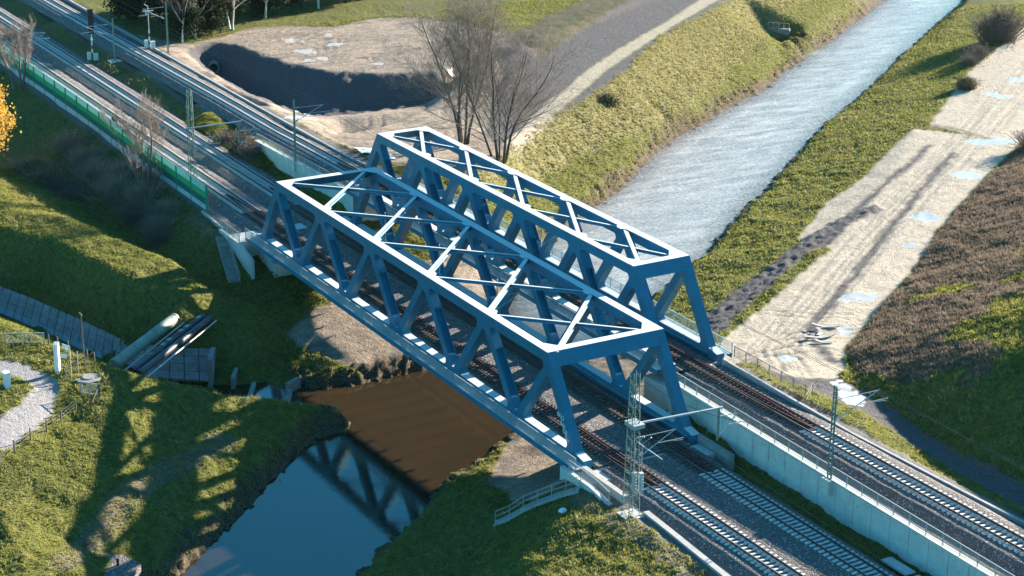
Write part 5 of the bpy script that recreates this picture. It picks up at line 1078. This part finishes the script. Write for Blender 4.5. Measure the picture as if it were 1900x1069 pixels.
for i, (x, y, h) in enumerate(((-41.5, 13.0, 3.2), (-47, 12.9, 2.2), (-38.5, 13.1, 2.4))):
    thicket('shrub', x, y, 1.4, h, 160, twg, ('pale bare shrub between the middle track and the retaining wall end', 'smaller bare shrub on the slope above the middle track, left of its neighbour', 'bare shrub directly at the rounded end of the retaining wall')[i], 120 + i)
# wood at the upper left
FT = [(-107.5, 31, 8), (-111, 36.5, 9), (-114, 33, 10), (-116, 43, 10), (-121, 41, 12), (-120.5, 50.5, 10), (-127, 48, 12), (-122.8, 59, 9), (-129, 57, 12), (-123.8, 68, 9), (-130, 66, 12), (-128, 75, 11), (-136, 72, 12), (-121, 31, 11), (-128, 36, 12), (-135, 46, 13), (-138, 60, 13), (-127, 27.5, 9)]
wh = ['nearest the lattice mast', 'second from the lattice mast along the wood edge', 'just behind the first two of the wood', 'above the left rim of the pit', 'deep in the corner of the wood', 'behind the grass strip left of the pit', 'in the second row above the pit', 'on the grass edge above the middle of the dirt field', 'in the second row above the dirt field', 'at the grass edge, farther right in the wood', 'behind the grass edge trees at the right', 'last one along the wood edge on the right', 'at the back right of the wood', 'behind the signal at the left of the wood', 'at the back left of the wood', 'in the middle of the back row', 'in the back row right of the middle', 'leftmost, closest to the farthest track']
for i, (x, y, h) in enumerate(FT):
    leafy_tree('dark_tree', x, y, h, 3.2 + (i % 3) * .5, 6500, dg_, 'dark dense tree ' + wh[i], 200 + i, .22, .02, group='dark trees of the wood at upper left', clumps=40)
for i, (x, y, h, ln, l) in enumerate(((-108.8, 32.8, 12, .18, 'white birch leaning over the corner of the pit'), (-112.5, 41, 13, .12, 'pair of white birch stems above the pit'), (-117.6, 49.5, 12, .05, 'upright white birch behind the grass strip'), (-106.3, 29.6, 10, -.1, 'slim white birch near the lattice mast'), (-121.3, 61.5, 11, .08, 'white birch above the dirt field'))):
    bare_tree('birch', x, y, h, 2 if i == 1 else 1, 1.5, (birch_b, twd), l, group='white birches at the edge of the wood', seed=300 + i, depth=4, kids=3, lean=ln, twig=.02, bare=.45)
# ------------------------------------------------------------------ grass
gt = leafmat('grass_blades', (.12, .135, .025), (.33, .32, .08), .5)
def tufts(name, n, box, cond, hmin, hmax, mat, label, cat, seed, w=.10, blades=3):
    rg = np.random.RandomState(seed); x = rg.uniform(box[0], box[1], n); y = rg.uniform(box[2], box[3], n)
    d = np.hypot(x - CX, y - CY); an = np.mod(np.arctan2(y - CY, x - CX), 2 * np.pi); k = (an > R(130)) & (an < R(169)) & (d < 400) & cond(x, y); x = x[k]; y = y[k]; z = grid_sample(GZ, x, y); n = len(x)
    Vs = []
    for b in range(blades):
        a = rg.uniform(0, 6.283, n); ww = w * rg.uniform(.6, 1.4, n); h = rg.uniform(hmin, hmax, n); lx = rg.normal(0, .5, n) * h; ly = rg.normal(-.1, .5, n) * h
        Vs.append(np.stack([np.stack([x - ww * np.cos(a), y - ww * np.sin(a), z - .05], -1), np.stack([x + ww * np.cos(a), y + ww * np.sin(a), z - .05], -1), np.stack([x + lx, y + ly, z + h], -1)], 1))
    V = np.concatenate(Vs).reshape(-1, 3); F = np.arange(len(V)).reshape(-1, 3)
    return npmesh(name, V, F, mat, label=label, cat=cat, kind='stuff')
G_ = np.clip(grassy * (1 - soft(m_hill | m_dry, 1)), 0, 1); okG = lambda x, y: (grid_sample(G_, x, y) > .6) & (grid_sample(GZ, x, y) > WZ + .5)
tufts('grass', 300000, (-60, 110, -62, 30), okG, .08, .26, gt, 'short green grass on the dikes and slopes', 'grass', 1, .05)
tufts('grass', 260000, (-110, 60, 25, 200), okG, .10, .30, gt, 'green grass along both river banks upstream', 'grass', 2, .07)
tufts('grass', 160000, (40, 125, 30, 110), okG, .1, .35, gt, 'dark green grass on the shaded lower part of the hill at right', 'grass', 8, .06)
tufts('grass', 60000, (-110, 110, -62, 200), lambda x, y: okG(x, y) & (fbm(x, y, .22, 3, 15) > .56), .25, .6, leafmat('pale_dead_blades', (.20, .17, .08), (.40, .36, .20), .4), 'taller pale dead grass standing in patches on the banks', 'grass', 7, .05)
dgm = leafmat('dry_grass_blades', (.20, .18, .06), (.38, .34, .15), .45); D_ = soft(m_dry, 1); D2 = soft(lip, 1)
tufts('dry_grass', 170000, (-110, 0, 25, 160), lambda x, y: grid_sample(D_, x, y) > .5, .15, .42, dgm, 'dry yellow grass on the upper left river bank', 'grass', 3, .07)
hm_ = leafmat('brown_weeds', (.13, .10, .07), (.31, .235, .175), .4); H_ = soft(m_hill, 1)
tufts('weeds', 420000, (-30, 130, 28, 150), lambda x, y: (grid_sample(H_, x, y) > .7), .12, .42, hm_, 'reddish brown dead weeds covering the hill on the right', 'weeds', 4, .055)
tufts('weeds', 26000, (-60, -34, 12.2, 16), lambda x, y: np.ones(x.shape, bool), .1, .5, gt, 'low weeds on the slope between the two railway levels', 'weeds', 6, .08)

# ------------------------------------------------------------------ air
hz = bpy.data.materials.new('haze'); hz.use_nodes = True; hz.node_tree.nodes.clear()
v_ = hz.node_tree.nodes.new('ShaderNodeVolumePrincipled'); o_ = hz.node_tree.nodes.new('ShaderNodeOutputMaterial'); hz.node_tree.links.new(v_.outputs[0], o_.inputs['Volume'])
v_.inputs['Color'].default_value = (.86, .93, 1, 1); v_.inputs['Density'].default_value = .000014; v_.inputs['Anisotropy'].default_value = .7
MB().box(-3100, 3100, -3100, 3100, -12, 90).build('haze', hz, kind='stuff', label='thin pale air haze over the whole valley', cat='haze')
